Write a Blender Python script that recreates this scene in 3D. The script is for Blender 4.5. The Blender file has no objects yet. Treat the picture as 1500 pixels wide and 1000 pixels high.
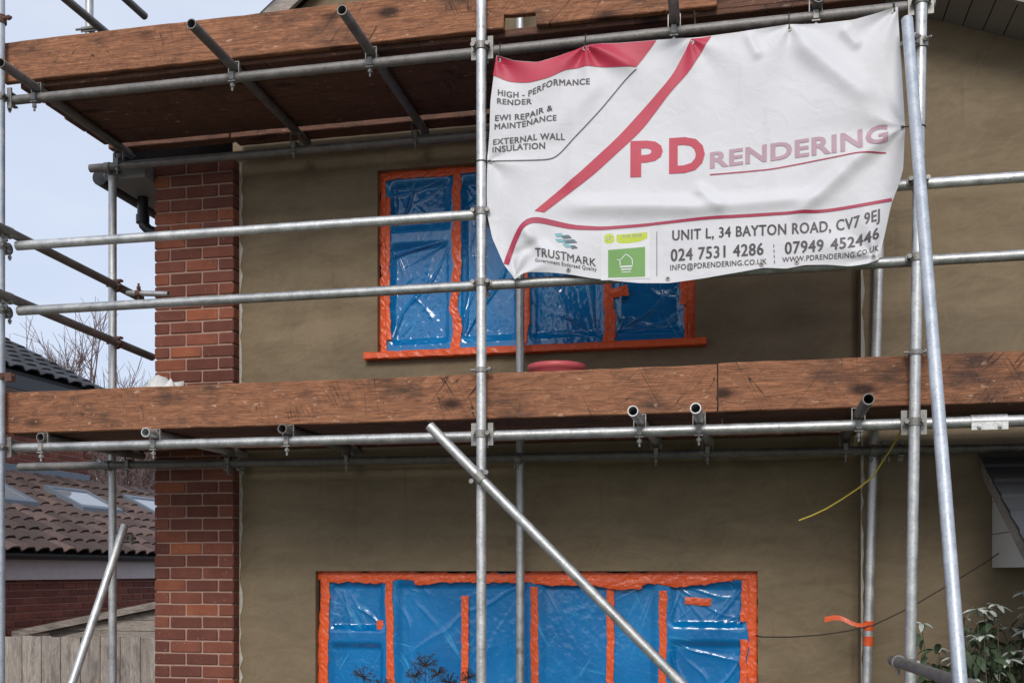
import bpy, bmesh, math, random
import numpy as np
from mathutils import Vector, Matrix, Euler
from mathutils import noise as mn
R = math.radians
rnd = random.Random(7)
scene = bpy.context.scene
C = scene.collection

# ------------------------------------------------------------------ camera
cd = bpy.data.cameras.new('camera'); cam = bpy.data.objects.new('camera', cd); C.objects.link(cam)
cam.location = (0, -6.18, 2.3); cam.rotation_euler = (R(90), 0, R(12.3))
cd.sensor_width = 36; cd.lens = 38.4; cd.shift_y = .224; cd.clip_start = .1; cd.clip_end = 2000
scene.camera = cam

# ------------------------------------------------------------------ sky, sun, exposure
SUN_EL, SUN_AZ = 33, 176          # azimuth clockwise from +y: veiled sun almost straight behind the camera
w = bpy.data.worlds.new('World'); scene.world = w; w.use_nodes = True
nt = w.node_tree; nt.nodes.clear()
out = nt.nodes.new('ShaderNodeOutputWorld'); bg = nt.nodes.new('ShaderNodeBackground')
sky = nt.nodes.new('ShaderNodeTexSky'); sky.sky_type = 'NISHITA'; sky.sun_disc = False
sky.sun_elevation = R(SUN_EL); sky.sun_rotation = R(SUN_AZ); sky.altitude = 50; sky.dust_density = 2.0; sky.air_density = 1.0
tc = nt.nodes.new('ShaderNodeTexCoord'); mp = nt.nodes.new('ShaderNodeMapping'); mp.inputs['Scale'].default_value = (1, 1, 2.6)
nz = nt.nodes.new('ShaderNodeTexNoise'); nz.inputs['Scale'].default_value = 2.2; nz.inputs['Detail'].default_value = 6; nz.inputs['Roughness'].default_value = .55
cr = nt.nodes.new('ShaderNodeValToRGB')
cr.color_ramp.elements[0].position = .3; cr.color_ramp.elements[0].color = (4.9, 5.6, 7.2, 1)
cr.color_ramp.elements[1].position = .7; cr.color_ramp.elements[1].color = (6.5, 6.9, 7.7, 1)
mx = nt.nodes.new('ShaderNodeMix'); mx.data_type = 'RGBA'; mx.inputs['Factor'].default_value = .82
L = nt.links.new
L(tc.outputs['Generated'], mp.inputs['Vector']); L(mp.outputs[0], nz.inputs['Vector']); L(nz.outputs['Fac'], cr.inputs['Fac'])
L(sky.outputs[0], mx.inputs['A']); L(cr.outputs[0], mx.inputs['B']); L(mx.outputs['Result'], bg.inputs['Color'])
bg.inputs['Strength'].default_value = .104
L(bg.outputs[0], out.inputs['Surface'])
sl = bpy.data.lights.new('sun', 'SUN'); sun = bpy.data.objects.new('sun', sl); C.objects.link(sun)
sl.energy = 1.5; sl.angle = R(22); sl.color = (1.0, .965, .91)
a, e = R(SUN_AZ), R(SUN_EL)
sdir = Vector((math.sin(a) * math.cos(e), math.cos(a) * math.cos(e), math.sin(e)))
sun.rotation_euler = sdir.to_track_quat('Z', 'Y').to_euler(); sun.location = (-3, -9, 14)
vs = scene.view_settings; vs.view_transform = 'Standard'; vs.look = 'None'; vs.exposure = .36; vs.gamma = 1; vs.use_curve_mapping = False

# ------------------------------------------------------------------ materials
class NT:
    """small node-tree writer"""
    def __init__(s, name):
        s.m = bpy.data.materials.new(name); s.m.use_nodes = True; s.t = s.m.node_tree; s.n = s.t.nodes
        s.b = s.n['Principled BSDF']; s.o = s.n['Material Output']
    def N(s, k, **kw):
        n = s.n.new('ShaderNode' + k)
        for a_, v in kw.items():
            if a_.startswith('i_'): n.inputs[a_[2:].replace('_', ' ')].default_value = v
            else: setattr(n, a_, v)
        return n
    def link(s, a_, b_): s.t.links.new(a_, b_)
    def coord(s, scale=(1, 1, 1), rot=(0, 0, 0), kind='Object', rand=True):
        t = s.N('TexCoord'); m = s.N('Mapping'); m.inputs['Scale'].default_value = scale; src_ = t.outputs[kind]
        if any(rot):                       # turn first, then stretch
            m0 = s.N('Mapping'); m0.inputs['Rotation'].default_value = rot; s.link(src_, m0.inputs['Vector']); src_ = m0.outputs[0]
        s.link(src_, m.inputs['Vector'])
        if rand:
            oi = s.N('ObjectInfo'); mu = s.N('Math', operation='MULTIPLY'); mu.inputs[1].default_value = 37.0
            s.link(oi.outputs['Random'], mu.inputs[0]); s.link(mu.outputs[0], m.inputs['Location'])
        return m.outputs[0]
    def noise(s, vec, scale, detail=4, rough=.55, dist=0):
        n = s.N('TexNoise'); n.inputs['Scale'].default_value = scale; n.inputs['Detail'].default_value = detail
        n.inputs['Roughness'].default_value = rough; n.inputs['Distortion'].default_value = dist
        s.link(vec, n.inputs['Vector']); return n.outputs['Fac']
    def ramp(s, fac, stops):
        r = s.N('ValToRGB'); el = r.color_ramp.elements
        while len(el) < len(stops): el.new(.5)
        for e_, (p, c_) in zip(el, stops):
            e_.position = p; e_.color = (c_, c_, c_, 1) if not hasattr(c_, '__len__') else (*c_, 1)
        s.link(fac, r.inputs[0]); return r.outputs[0]
    def mix(s, fac, a_, b_, mode='MIX'):
        m = s.N('Mix', data_type='RGBA', blend_type=mode)
        for k, v in (('Factor', fac), ('A', a_), ('B', b_)):
            if hasattr(v, 'links'): s.link(v, m.inputs[k])
            elif k == 'Factor': m.inputs[k].default_value = v
            else: m.inputs[k].default_value = (*v, 1)
        return m.outputs['Result']
    def rand_gain(s, col, lo, hi):
        oi = s.N('ObjectInfo'); mr = s.N('MapRange'); mr.inputs['To Min'].default_value = lo; mr.inputs['To Max'].default_value = hi
        s.link(oi.outputs['Random'], mr.inputs['Value'])
        h = s.N('HueSaturation'); s.link(mr.outputs[0], h.inputs['Value']); s.link(col, h.inputs['Color']); return h.outputs[0]
    def bump(s, h, strength=.3, dist=.01):
        b = s.N('Bump'); b.inputs['Strength'].default_value = strength; b.inputs['Distance'].default_value = dist
        s.link(h, b.inputs['Height']); s.link(b.outputs[0], s.b.inputs['Normal'])
    def col(s, c_):
        if hasattr(c_, 'links'): s.link(c_, s.b.inputs['Base Color'])
        else: s.b.inputs['Base Color'].default_value = (*c_, 1)
    def rough(s, r):
        if hasattr(r, 'links'): s.link(r, s.b.inputs['Roughness'])
        else: s.b.inputs['Roughness'].default_value = r
    def metal(s, v): s.b.inputs['Metallic'].default_value = v

def plain(name, c_, rough=.6, metal=0, var=.15, scale=8, bump=.15):
    m = NT(name); v = m.coord(); n = m.noise(v, scale, 5)
    m.col(m.mix(n, tuple(x * (1 - var) for x in c_), tuple(min(1, x * (1 + var)) for x in c_))); m.rough(rough); m.metal(metal)
    if bump: m.bump(m.noise(v, scale * 6, 3), bump, .004)
    return m.m

def mat_render():
    m = NT('base_coat_render'); v = m.coord(rand=False)
    big = m.noise(v, 1.1, 5, .6); fine = m.noise(v, 40, 3); mid = m.noise(m.coord((1, 1, 3.2), rand=False), 2.3, 6, .65, .6)
    c = m.mix(m.ramp(big, [(.3, 0), (.7, 1)]), (.195, .145, .085), (.270, .205, .126))
    c = m.mix(m.ramp(mid, [(.38, 0), (.70, .7)]), c, (.138, .098, .056))
    tr = m.noise(m.coord((1.0, 1, 1.9), (0, R(24), 0), rand=False), 3.2, 4, .55, 1.6)
    c = m.mix(m.ramp(tr, [(.45, 0), (.5, .15), (.55, 0)]), c, (.34, .265, .17))
    st = m.noise(m.coord((6, 1, .5), rand=False), 2.6, 4, .6)
    c = m.mix(m.ramp(st, [(.62, 0), (.72, .35)]), c, (.11, .078, .045))
    vo = m.N('TexVoronoi', feature='F1'); vo.inputs['Scale'].default_value = 3.1; m.link(v, vo.inputs['Vector'])
    c = m.mix(m.ramp(vo.outputs['Distance'], [(.02, .5), (.035, 0)]), c, (.42, .38, .3))
    dp_ = m.noise(v, .7, 3, .5, .4); c = m.mix(m.ramp(dp_, [(.5, 0), (.66, .45)]), c, (.150, .108, .062))
    spt = m.noise(v, 34, 4, .75); c = m.mix(m.ramp(spt, [(.70, 0), (.75, .5)]), c, (.44, .39, .30))
    m.col(c); m.rough(m.ramp(dp_, [(.4, .9), (.7, .7)]))
    ad = m.N('Math', operation='ADD'); mu = m.N('Math', operation='MULTIPLY'); mu.inputs[1].default_value = .12
    m.link(fine, mu.inputs[0]); m.link(mu.outputs[0], ad.inputs[0]); m.link(tr, ad.inputs[1]); m.bump(ad.outputs[0], .36, .014)
    return m.m

def mat_brick(name, a_, b_, c_, lo=.7, hi=1.25):
    m = NT(name); v = m.coord(); n = m.noise(v, 9, 5, .6)
    oi = m.N('ObjectInfo'); base = m.ramp(oi.outputs['Random'], [(0, a_), (.35, b_), (.6, a_), (.8, c_), (1, b_)])
    c = m.mix(m.ramp(n, [(.3, 0), (.75, .6)]), base, tuple(x * .55 for x in b_))
    sp = m.noise(v, 60, 2); c = m.mix(m.ramp(sp, [(.66, 0), (.74, .55)]), c, (.42, .26, .19))
    fl = m.noise(m.coord((9, 1, 2)), 3, 3); c = m.mix(m.ramp(fl, [(.74, 0), (.8, .5)]), c, (.5, .42, .36))
    m.col(m.rand_gain(c, lo, hi)); m.rough(.9); m.bump(m.noise(v, 45, 5, .7), .5, .006); return m.m

def mat_mortar():
    m = NT('mortar'); v = m.coord(rand=False); m.col(m.mix(m.noise(v, 12, 5), (.30, .17, .125), (.48, .32, .25))); m.rough(.95); m.bump(m.noise(v, 90, 3), .5, .004); return m.m

def mat_wood(name, dark, light, stain, gain=(.85, 1.12), scr=1.0):
    m = NT(name)
    g = m.noise(m.coord((2.0, 14, 14)), 3.0, 8, .74, 1.8)
    g2 = m.noise(m.coord((2.2, 60, 60)), 3.0, 3, .6)
    c = m.mix(m.ramp(g, [(.3, 0), (.68, 1)]), dark, light)
    c = m.mix(m.ramp(g2, [(.5, 0), (.62, .38)]), c, tuple(x * .55 for x in dark))
    lines = m.noise(m.coord((.9, 20, 20)), 2.0, 4, .6, 2.0)
    c = m.mix(m.ramp(lines, [(.485, 0), (.5, .75), (.515, 0)]), c, tuple(x * .4 for x in dark))
    bl = m.noise(m.coord((2.4, 2.4, 5)), 1.7, 5, .6)
    c = m.mix(m.ramp(bl, [(.52, 0), (.72, .85)]), c, stain)
    vo = m.N('TexVoronoi', feature='F1'); vo.inputs['Scale'].default_value = 2.3; vo.inputs['Randomness'].default_value = 1
    m.link(m.coord((1, 2.3, 2.3)), vo.inputs['Vector'])
    c = m.mix(m.ramp(vo.outputs['Distance'], [(.08, .98), (.20, 0)]), c, tuple(x * .3 for x in dark))
    for k, ang in enumerate((28, -38, 8)):
        s_ = m.noise(m.coord((20, .9, .9), (0, R(ang), 0)), 1.5 + .3 * k, 1, .3)
        msk = m.noise(m.coord((1.6, 2, 2), (0, R(ang), 0)), 1.4 + .3 * k, 1)
        ss = m.ramp(s_, [(.490, 0), (.5, scr), (.510, 0)]); mm = m.ramp(msk, [(.53, 0), (.59, 1)])
        c = m.mix(m.mix(1.0, ss, mm, 'MULTIPLY'), c, (.025, .014, .010))
    pale = m.noise(m.coord((14, 30, 30)), 1.3, 4, .7)
    c = m.mix(m.ramp(pale, [(.62, 0), (.72, .6)]), c, (.68, .47, .33))
    m.col(m.rand_gain(c, *gain)); m.rough(.85); m.bump(m.mix(.5, g, g2), .8, .008); return m.m

def mat_steel(name, a_, b_, rough=(.32, .6), metal=.75, rust=.35, spl=.35):
    m = NT(name); v = m.coord()
    n = m.noise(v, 14, 6, .65); n2 = m.noise(v, 90, 3, .6)
    c = m.mix(m.ramp(n, [(.3, 0), (.7, 1)]), a_, b_)
    c = m.mix(m.ramp(n2, [(.52, 0), (.66, .35)]), c, tuple(x * .55 for x in a_))
    r = m.noise(v, 6.3, 6, .7)
    c = m.mix(m.ramp(r, [(.62, 0), (.74, rust)]), c, (.13, .065, .035))
    sp = m.noise(v, 26, 4, .7); spm = m.ramp(sp, [(.64, 0), (.70, spl)])
    c = m.mix(spm, c, (.62, .60, .56))
    m.col(m.rand_gain(c, .82, 1.14)); m.rough(m.ramp(n, [(.3, rough[0]), (.7, rough[1])])); m.metal(metal); m.bump(m.mix(.5, n2, spm), .45, .004); return m.m

def mat_film():
    m = NT('blue_film'); v = m.coord((1, 1, 1), rand=False)
    big = m.noise(v, 2.2, 4)
    c = m.mix(m.ramp(big, [(.3, 0), (.7, 1)]), (0, .150, .42), (.001, .235, .60))
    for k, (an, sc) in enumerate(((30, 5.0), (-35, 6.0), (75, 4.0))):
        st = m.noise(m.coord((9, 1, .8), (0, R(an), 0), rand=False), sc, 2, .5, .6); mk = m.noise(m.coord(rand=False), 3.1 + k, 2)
        c = m.mix(m.mix(1.0, m.ramp(st, [(.60, 0), (.70, .6)]), m.ramp(mk, [(.5, 0), (.62, 1)]), 'MULTIPLY'), c, (.07, .42, .74))  # paler streaks: crease whitening that also paints in highlights on the wrinkles
    m.col(c); m.rough(.10); m.b.inputs['Specular IOR Level'].default_value = .55; m.b.inputs['Coat Weight'].default_value = .6; m.b.inputs['Coat Roughness'].default_value = .06; m.b.inputs['Coat IOR'].default_value = 1.65
    cr1 = m.noise(m.coord((3, 3, 1.1), (0, R(28), 0), rand=False), 13, 3, .55, 1.5)
    cr2 = m.noise(m.coord((1.3, 3, 3), (0, R(-18), 0), rand=False), 17, 3, .55, 1.2)
    m.bump(m.mix(.5, cr1, cr2), .2, .010)
    tr = m.N('BsdfTransparent'); tr.inputs[0].default_value = (.12, .45, .85, 1); ms = m.N('MixShader'); ms.inputs[0].default_value = .10
    m.link(m.b.outputs[0], ms.inputs[1]); m.link(tr.outputs[0], ms.inputs[2]); m.link(ms.outputs[0], m.o.inputs[0]); return m.m

def mat_tape():
    m = NT('orange_tape'); v = m.coord(); n = m.noise(v, 7, 5)
    c = m.mix(n, (.70, .075, .012), (.86, .14, .035)); sp = m.noise(v, 55, 4, .7)
    c = m.mix(m.ramp(sp, [(.70, 0), (.76, .6)]), c, (.16, .10, .07))
    m.col(c); m.rough(.34); m.bump(m.noise(m.coord((3, 3, 3)), 6, 4, .55, 1.6), .5, .009); return m.m

def mat_vinyl():
    m = NT('banner_vinyl'); v = m.coord(rand=False); n = m.noise(v, 2.0, 5)
    c = m.mix(n, (.62, .61, .63), (.71, .70, .71))
    d = m.noise(m.coord((7, 1, 1.1), rand=False), 2.4, 6, .7); c = m.mix(m.ramp(d, [(.60, 0), (.78, .35)]), c, (.45, .43, .41))
    s_ = m.noise(v, 30, 5, .75); c = m.mix(m.ramp(s_, [(.69, 0), (.76, .6)]), c, (.30, .28, .26))
    g = m.noise(v, 5, 3); tmask = m.noise(m.coord((1, 1, 1), rand=False), 1.3, 2)
    c = m.mix(m.ramp(tmask, [(.6, 0), (.75, .35)]), c, (.66, .60, .55))
    m.col(c); m.rough(.5); m.bump(m.noise(v, 11, 4, .5, .8), .25, .012); return m.m

def mat_glass(name, c_=(.02, .025, .03)):
    m = NT(name); m.col(c_); m.rough(.04); m.b.inputs['Specular IOR Level'].default_value = .9; return m.m

def mat_tile(name, a_, b_, light):
    m = NT(name); v = m.coord(); c = m.mix(m.noise(v, 6, 5), a_, b_)
    c = m.mix(m.ramp(m.noise(v, 22, 5, .7), [(.58, 0), (.72, .5)]), c, light)
    m.col(m.rand_gain(c, .55, 1.4)); m.rough(.85); m.bump(m.noise(v, 50, 4), .4, .005); return m.m

M = {}
M['render'] = mat_render()
M['brick'] = mat_brick('red_brick', (.265, .082, .048), (.185, .060, .042), (.36, .11, .046), .65, 1.2)
M['brick_far'] = mat_brick('neighbour_brick', (.235, .070, .045), (.19, .055, .04), (.27, .085, .05), .8, 1.15)
M['mortar'] = mat_mortar()
M['toe'] = mat_wood('scaffold_board_wood', (.130, .048, .023), (.45, .195, .095), (.045, .026, .019))
M['deck'] = mat_wood('deck_board_wood', (.10, .045, .030), (.21, .095, .058), (.05, .028, .022), (.7, 1.2))
M['galv'] = mat_steel('galvanised_tube', (.43, .43, .42), (.71, .71, .69), (.38, .60), .78, rust=.6, spl=.7)
M['bright'] = mat_steel('bright_galvanised_tube', (.46, .50, .55), (.72, .75, .79), (.38, .62), .55, .12, .45)
M['dull'] = mat_steel('weathered_tube', (.16, .15, .14), (.30, .28, .26), (.45, .7), .55, .6, .2)
M['dark'] = mat_steel('dark_painted_tube', (.05, .05, .05), (.11, .105, .10), (.45, .7), .3, .5, .1)
M['clip'] = mat_steel('coupler_steel', (.20, .19, .175), (.40, .38, .35), (.4, .65), .6, .8, .3)
M['rust'] = plain('rusty_bolt', (.14, .07, .05), .8, .2, .4, 40)
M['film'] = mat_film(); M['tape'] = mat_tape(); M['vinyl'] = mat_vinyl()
M['red'] = plain('print_red', (.50, .028, .065), .5, 0, .12, 6); M['dred'] = plain('print_dark_red', (.40, .030, .075), .5, 0, .12, 6)
M['mauve'] = plain('print_mauve', (.44, .27, .32), .5, 0, .1, 6); M['ink'] = plain('print_grey', (.105, .09, .095), .55, 0, .25, 9)
M['teal'] = plain('print_teal', (.19, .43, .46), .5); M['slate'] = plain('print_slate', (.10, .14, .17), .5)
M['lime'] = plain('print_lime', (.52, .60, .04), .5); M['green'] = plain('print_green', (.15, .33, .075), .5)
M['pwhite'] = plain('print_white', (.70, .695, .69), .5)
M['skyglass'] = mat_glass('skylight_glass', (.30, .32, .34)); M['upvc'] = plain('white_frame', (.62, .62, .61), .4, 0, .06, 5); M['glass'] = mat_glass('window_glass')  # skylight glass: sky reflection put into its pale base colour
M['bead'] = plain('pale_corner_bead', (.50, .46, .38), .85, 0, .4, 30, .4)
M['white'] = plain('white_board', (.60, .585, .56), .55, 0, .1, 4)
M['soffit'] = plain('grey_soffit', (.24, .235, .225), .6, 0, .08, 4)
M['black'] = plain('black_plastic', (.015, .015, .017), .4)
M['rtile'] = mat_tile('concrete_tile', (.085, .052, .043), (.14, .090, .074), (.27, .22, .20))
M['dtile'] = mat_tile('slate_tile', (.028, .029, .033), (.05, .052, .057), (.10, .10, .105))
M['lead'] = plain('lead_flashing', (.16, .19, .23), .6, .2)
M['fascia'] = plain('pinkish_fascia', (.56, .49, .48), .55)
M['weather'] = mat_wood('weathered_timber', (.22, .185, .155), (.50, .44, .385), (.13, .11, .10), (.8, 1.15), .3)
M['bark'] = plain('bark', (.16, .115, .10), .9, 0, .3, 12); M['twig'] = plain('twig', (.20, .135, .125), .9, 0, .3, 5, 0)
M['bucket'] = plain('red_plastic', (.58, .10, .11), .45, 0, .1, 9); M['cloth'] = plain('white_cloth', (.75, .74, .70), .9, 0, .1, 6)
M['yellow'] = plain('yellow_sheath', (.56, .43, .05), .5); M['cable'] = plain('dark_sheath', (.03, .025, .02), .6)
M['dry'] = plain('dry_stem', (.05, .035, .025), .9)
M['stem'] = plain('green_stem', (.09, .08, .045), .8)

def mat_leaf(name, a_, b_):
    m = NT(name); v = m.coord(); m.col(m.rand_gain(m.mix(m.noise(v, 30, 3), a_, b_), .75, 1.25)); m.rough(.5); m.b.inputs['Specular IOR Level'].default_value = .4; return m.m
M['leaf'] = mat_leaf('green_leaf', (.05, .08, .04), (.11, .15, .085)); M['pleaf'] = mat_leaf('pale_leaf', (.42, .47, .40), (.72, .74, .66))
def mat_ground():
    m = NT('ground'); v = m.coord(rand=False); c = m.mix(m.noise(v, .6, 6), (.10, .095, .085), (.17, .16, .145))
    c = m.mix(m.ramp(m.noise(v, .08, 4), [(.5, 0), (.6, 1)]), c, (.06, .09, .03)); m.col(c); m.rough(.95); m.bump(m.noise(v, 60, 4), .6, .01); return m.m
M['ground'] = mat_ground()

# ------------------------------------------------------------------ object helpers
WL = {}
def wl(o): return WL.get(o.name, Vector((0, 0, 0)))
def tag(o, label, cat, group=None, kind=None):
    if label: o['label'] = label
    if cat: o['category'] = cat
    if group: o['group'] = group
    if kind: o['kind'] = kind
    return o
def empty(name, loc, label=None, cat=None, group=None):
    o = bpy.data.objects.new(name, None); C.objects.link(o); o.location = loc; WL[o.name] = Vector(loc); o.empty_display_size = .1
    return tag(o, label, cat, group)
def place(o, parent, loc):
    loc = Vector(loc); WL[o.name] = loc
    if parent is not None: o.parent = parent; o.location = loc - wl(parent)
    else: o.location = loc
def link(name, me, parent=None, loc=(0, 0, 0), rot=None, scale=None):
    o = bpy.data.objects.new(name, me); C.objects.link(o); place(o, parent, loc)
    if rot is not None:
        o.rotation_mode = 'XYZ'; o.rotation_euler = rot.to_euler() if hasattr(rot, 'to_euler') else rot
    if scale: o.scale = scale
    return o

class MB:
    def __init__(s): s.v = []; s.f = []; s.sm = []
    def add(s, vs_, fs, smooth=False):
        k = len(s.v); s.v += [tuple(p) for p in vs_]; s.f += [tuple(i + k for i in f) for f in fs]; s.sm += [smooth] * len(fs)
    def box(s, x0, x1, y0, y1, z0, z1):
        s.add([(x0, y0, z0), (x1, y0, z0), (x1, y1, z0), (x0, y1, z0), (x0, y0, z1), (x1, y0, z1), (x1, y1, z1), (x0, y1, z1)],
              [(0, 3, 2, 1), (4, 5, 6, 7), (0, 1, 5, 4), (1, 2, 6, 5), (2, 3, 7, 6), (3, 0, 4, 7)])
    def frame(s, d):
        d = Vector(d).normalized(); u = d.cross(Vector((0, 0, 1)))
        if u.length < 1e-3: u = d.cross(Vector((0, 1, 0)))
        u.normalize(); return u, d.cross(u)
    def cyl(s, p, q, r0, r1=None, n=12, cap=True, smooth=True):
        p, q = Vector(p), Vector(q); r1 = r0 if r1 is None else r1; u, v = s.frame(q - p); vs_ = []
        for c_, r in ((p, r0), (q, r1)):
            for i in range(n):
                t = 2 * math.pi * i / n; vs_.append(c_ + (u * math.cos(t) + v * math.sin(t)) * r)
        s.add(vs_, [(i, i + n, (i + 1) % n + n, (i + 1) % n) for i in range(n)], smooth)
        if cap: s.add(vs_[:n], [tuple(range(n))]); s.add(vs_[n:], [tuple(reversed(range(n)))])
    def sweep(s, pts, r, n=8, smooth=True):
        pts = [Vector(p) for p in pts]; k = len(pts); rings = []; u = None
        for i, p in enumerate(pts):
            d = (pts[min(i + 1, k - 1)] - pts[max(i - 1, 0)]).normalized()
            if u is None: u, v = s.frame(d)
            else: u = (u - d * u.dot(d)).normalized(); v = d.cross(u)
            rr = r[i] if hasattr(r, '__len__') else r
            rings += [p + (u * math.cos(2 * math.pi * j / n) + v * math.sin(2 * math.pi * j / n)) * rr for j in range(n)]
        fs = [(i * n + j, i * n + (j + 1) % n, (i + 1) * n + (j + 1) % n, (i + 1) * n + j) for i in range(k - 1) for j in range(n)]
        s.add(rings, fs, smooth); s.add(rings[:n], [tuple(reversed(range(n)))]); s.add(rings[-n:], [tuple(range(n))])
    def ring(s, c_, axis, r0, r1, h, n=18, a0=0, a1=2 * math.pi):
        """flat band round an axis: inner r0, outer r1, height h"""
        c_ = Vector(c_); d = Vector(axis).normalized(); u, v = s.frame(d); vs_ = []; full = abs(a1 - a0 - 2 * math.pi) < 1e-4
        k = n if full else n + 1
        for i in range(k):
            t = a0 + (a1 - a0) * i / n; e_ = u * math.cos(t) + v * math.sin(t)
            for r, z in ((r0, -h / 2), (r1, -h / 2), (r1, h / 2), (r0, h / 2)): vs_.append(c_ + e_ * r + d * z)
        fs = []
        for i in range(n):
            j = (i + 1) % k
            for q in range(4): fs.append((i * 4 + q, j * 4 + q, j * 4 + (q + 1) % 4, i * 4 + (q + 1) % 4))
        s.add(vs_, fs, False)
    def prism(s, poly, y0, y1):
        """polygon in xz extruded along y"""
        n = len(poly); vs_ = [(x, y0, z) for x, z in poly] + [(x, y1, z) for x, z in poly]
        s.add(vs_, [tuple(range(n)), tuple(reversed(range(n, 2 * n)))] + [(i, i + n, (i + 1) % n + n, (i + 1) % n) for i in range(n)])
    def mesh(s, name, mat, fix=True):
        me = bpy.data.meshes.new(name); me.from_pydata(s.v, [], s.f); me.materials.append(M[mat] if isinstance(mat, str) else mat)
        me.polygons.foreach_set('use_smooth', s.sm)
        if fix:
            b = bmesh.new(); b.from_mesh(me); bmesh.ops.recalc_face_normals(b, faces=b.faces); b.to_mesh(me); b.free()
        me.update(); return me
    def build(s, name, mat, parent=None, loc=(0, 0, 0), **kw):
        """vertices are in world metres; the object's origin goes to loc"""
        l = Vector(loc); s.v = [tuple(Vector(p) - l) for p in s.v]
        return link(name, s.mesh(name, mat, kw.pop('fix', True)), parent, loc, **kw)

def bbox(name, mat, parent, x0, x1, y0, y1, z0, z1, bevel=0):
    m = MB(); m.box(x0, x1, y0, y1, z0, z1); c_ = ((x0 + x1) / 2, (y0 + y1) / 2, z0)
    o = m.build(name, mat, parent, c_)
    if bevel:
        b = bmesh.new(); b.from_mesh(o.data); bmesh.ops.bevel(b, geom=b.edges[:], offset=bevel, segments=1, affect='EDGES'); b.to_mesh(o.data); b.free()
    return o

def vnoise(x, y, seed=0):
    """smooth value noise, numpy"""
    xi = np.floor(x).astype(np.int64); yi = np.floor(y).astype(np.int64); fx = x - xi; fy = y - yi
    def h(a_, b_):
        n = (a_ * 374761393 + b_ * 668265263 + seed * 982451653) & 0x7fffffff
        n = ((n ^ (n >> 13)) * 1274126177) & 0x7fffffff
        return ((n ^ (n >> 16)) & 0xffff) / 65535.0
    fx = fx * fx * (3 - 2 * fx); fy = fy * fy * (3 - 2 * fy)
    return (h(xi, yi) * (1 - fx) + h(xi + 1, yi) * fx) * (1 - fy) + (h(xi, yi + 1) * (1 - fx) + h(xi + 1, yi + 1) * fx) * fy
def grid_mesh(name, X, Y, Z, mat, smooth=True):
    nz_, nx_ = X.shape; me = bpy.data.meshes.new(name)
    vs_ = np.stack([X, Y, Z], -1).reshape(-1, 3)
    i = np.arange(nx_ - 1)[None, :] + (np.arange(nz_ - 1) * nx_)[:, None]
    fs = np.stack([i, i + 1, i + 1 + nx_, i + nx_], -1).reshape(-1, 4)
    me.from_pydata(vs_.tolist(), [], fs.tolist()); me.materials.append(M[mat]); me.polygons.foreach_set('use_smooth', [smooth] * len(me.polygons)); me.update(); return me

# ------------------------------------------------------------------ ground
g = MB(); g.add([(-400, -400, 0), (400, -400, 0), (400, 400, 0), (-400, 400, 0)], [(0, 1, 2, 3)])
tag(g.build('ground', 'ground'), None, None, kind='structure')

# ------------------------------------------------------------------ the house
house = empty('house', (-1.5, 0, 0), 'two storey house coated in brown base coat render behind the scaffold', 'house')
UW = (-2.167, -.301, 3.59, 4.681)      # upper window opening x0 x1 z0 z1
LW = (-2.56, .041, 1.02, 2.30)         # lower window opening
def wall_holes(x0, x1, z0, z1, y, holes, depth):
    xs = sorted({x0, x1, *[h[0] for h in holes], *[h[1] for h in holes]}); zs = sorted({z0, z1, *[h[2] for h in holes], *[h[3] for h in holes]})
    m = MB()
    for i in range(len(xs) - 1):
        for j in range(len(zs) - 1):
            cx, cz = (xs[i] + xs[i + 1]) / 2, (zs[j] + zs[j + 1]) / 2
            if any(h[0] < cx < h[1] and h[2] < cz < h[3] for h in holes): continue
            m.add([(xs[i], y, zs[j]), (xs[i + 1], y, zs[j]), (xs[i + 1], y, zs[j + 1]), (xs[i], y, zs[j + 1])], [(0, 1, 2, 3)])
    for a0, a1, b0, b1 in holes:
        y1 = y + depth
        m.add([(a0, y, b0), (a0, y1, b0), (a0, y1, b1), (a0, y, b1)], [(0, 1, 2, 3)]); m.add([(a1, y, b0), (a1, y1, b0), (a1, y1, b1), (a1, y, b1)], [(3, 2, 1, 0)])
        m.add([(a0, y, b1), (a0, y1, b1), (a1, y1, b1), (a1, y, b1)], [(0, 1, 2, 3)]); m.add([(a0, y, b0), (a0, y1, b0), (a1, y1, b0), (a1, y, b0)], [(3, 2, 1, 0)])
    return m
wall_holes(-3.10, .70, 0, 5.0, 0, [UW, LW], .14).build('wall', 'render', house, (-1.2, 0, 0), fix=False)
m = MB(); m.prism([(-3.1, 5.003), (.70, 5.003), (.70, 5.26), (-1.98, 6.22), (-3.1, 5.37)], .004, .2); m.build('gable_wall', 'render', house, (-1.2, 0, 5))
m = MB(); m.box(-3.05, .69, .15, 6, 0, 4.6); m.build('light_block_core', 'black', house, (-1.2, 3, 0))  # unseen black core, added to stop sky light leaking through the window gaps
ZR = lambda x: 5.19 - .36 * (x - .96)
m = MB(); m.prism([(.572, 0), (3.6, 0), (3.6, ZR(3.6)), (.572, ZR(.572))], -.14, .35); m.build('projecting_wall', 'render', house, (2, -.14, 0))
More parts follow.
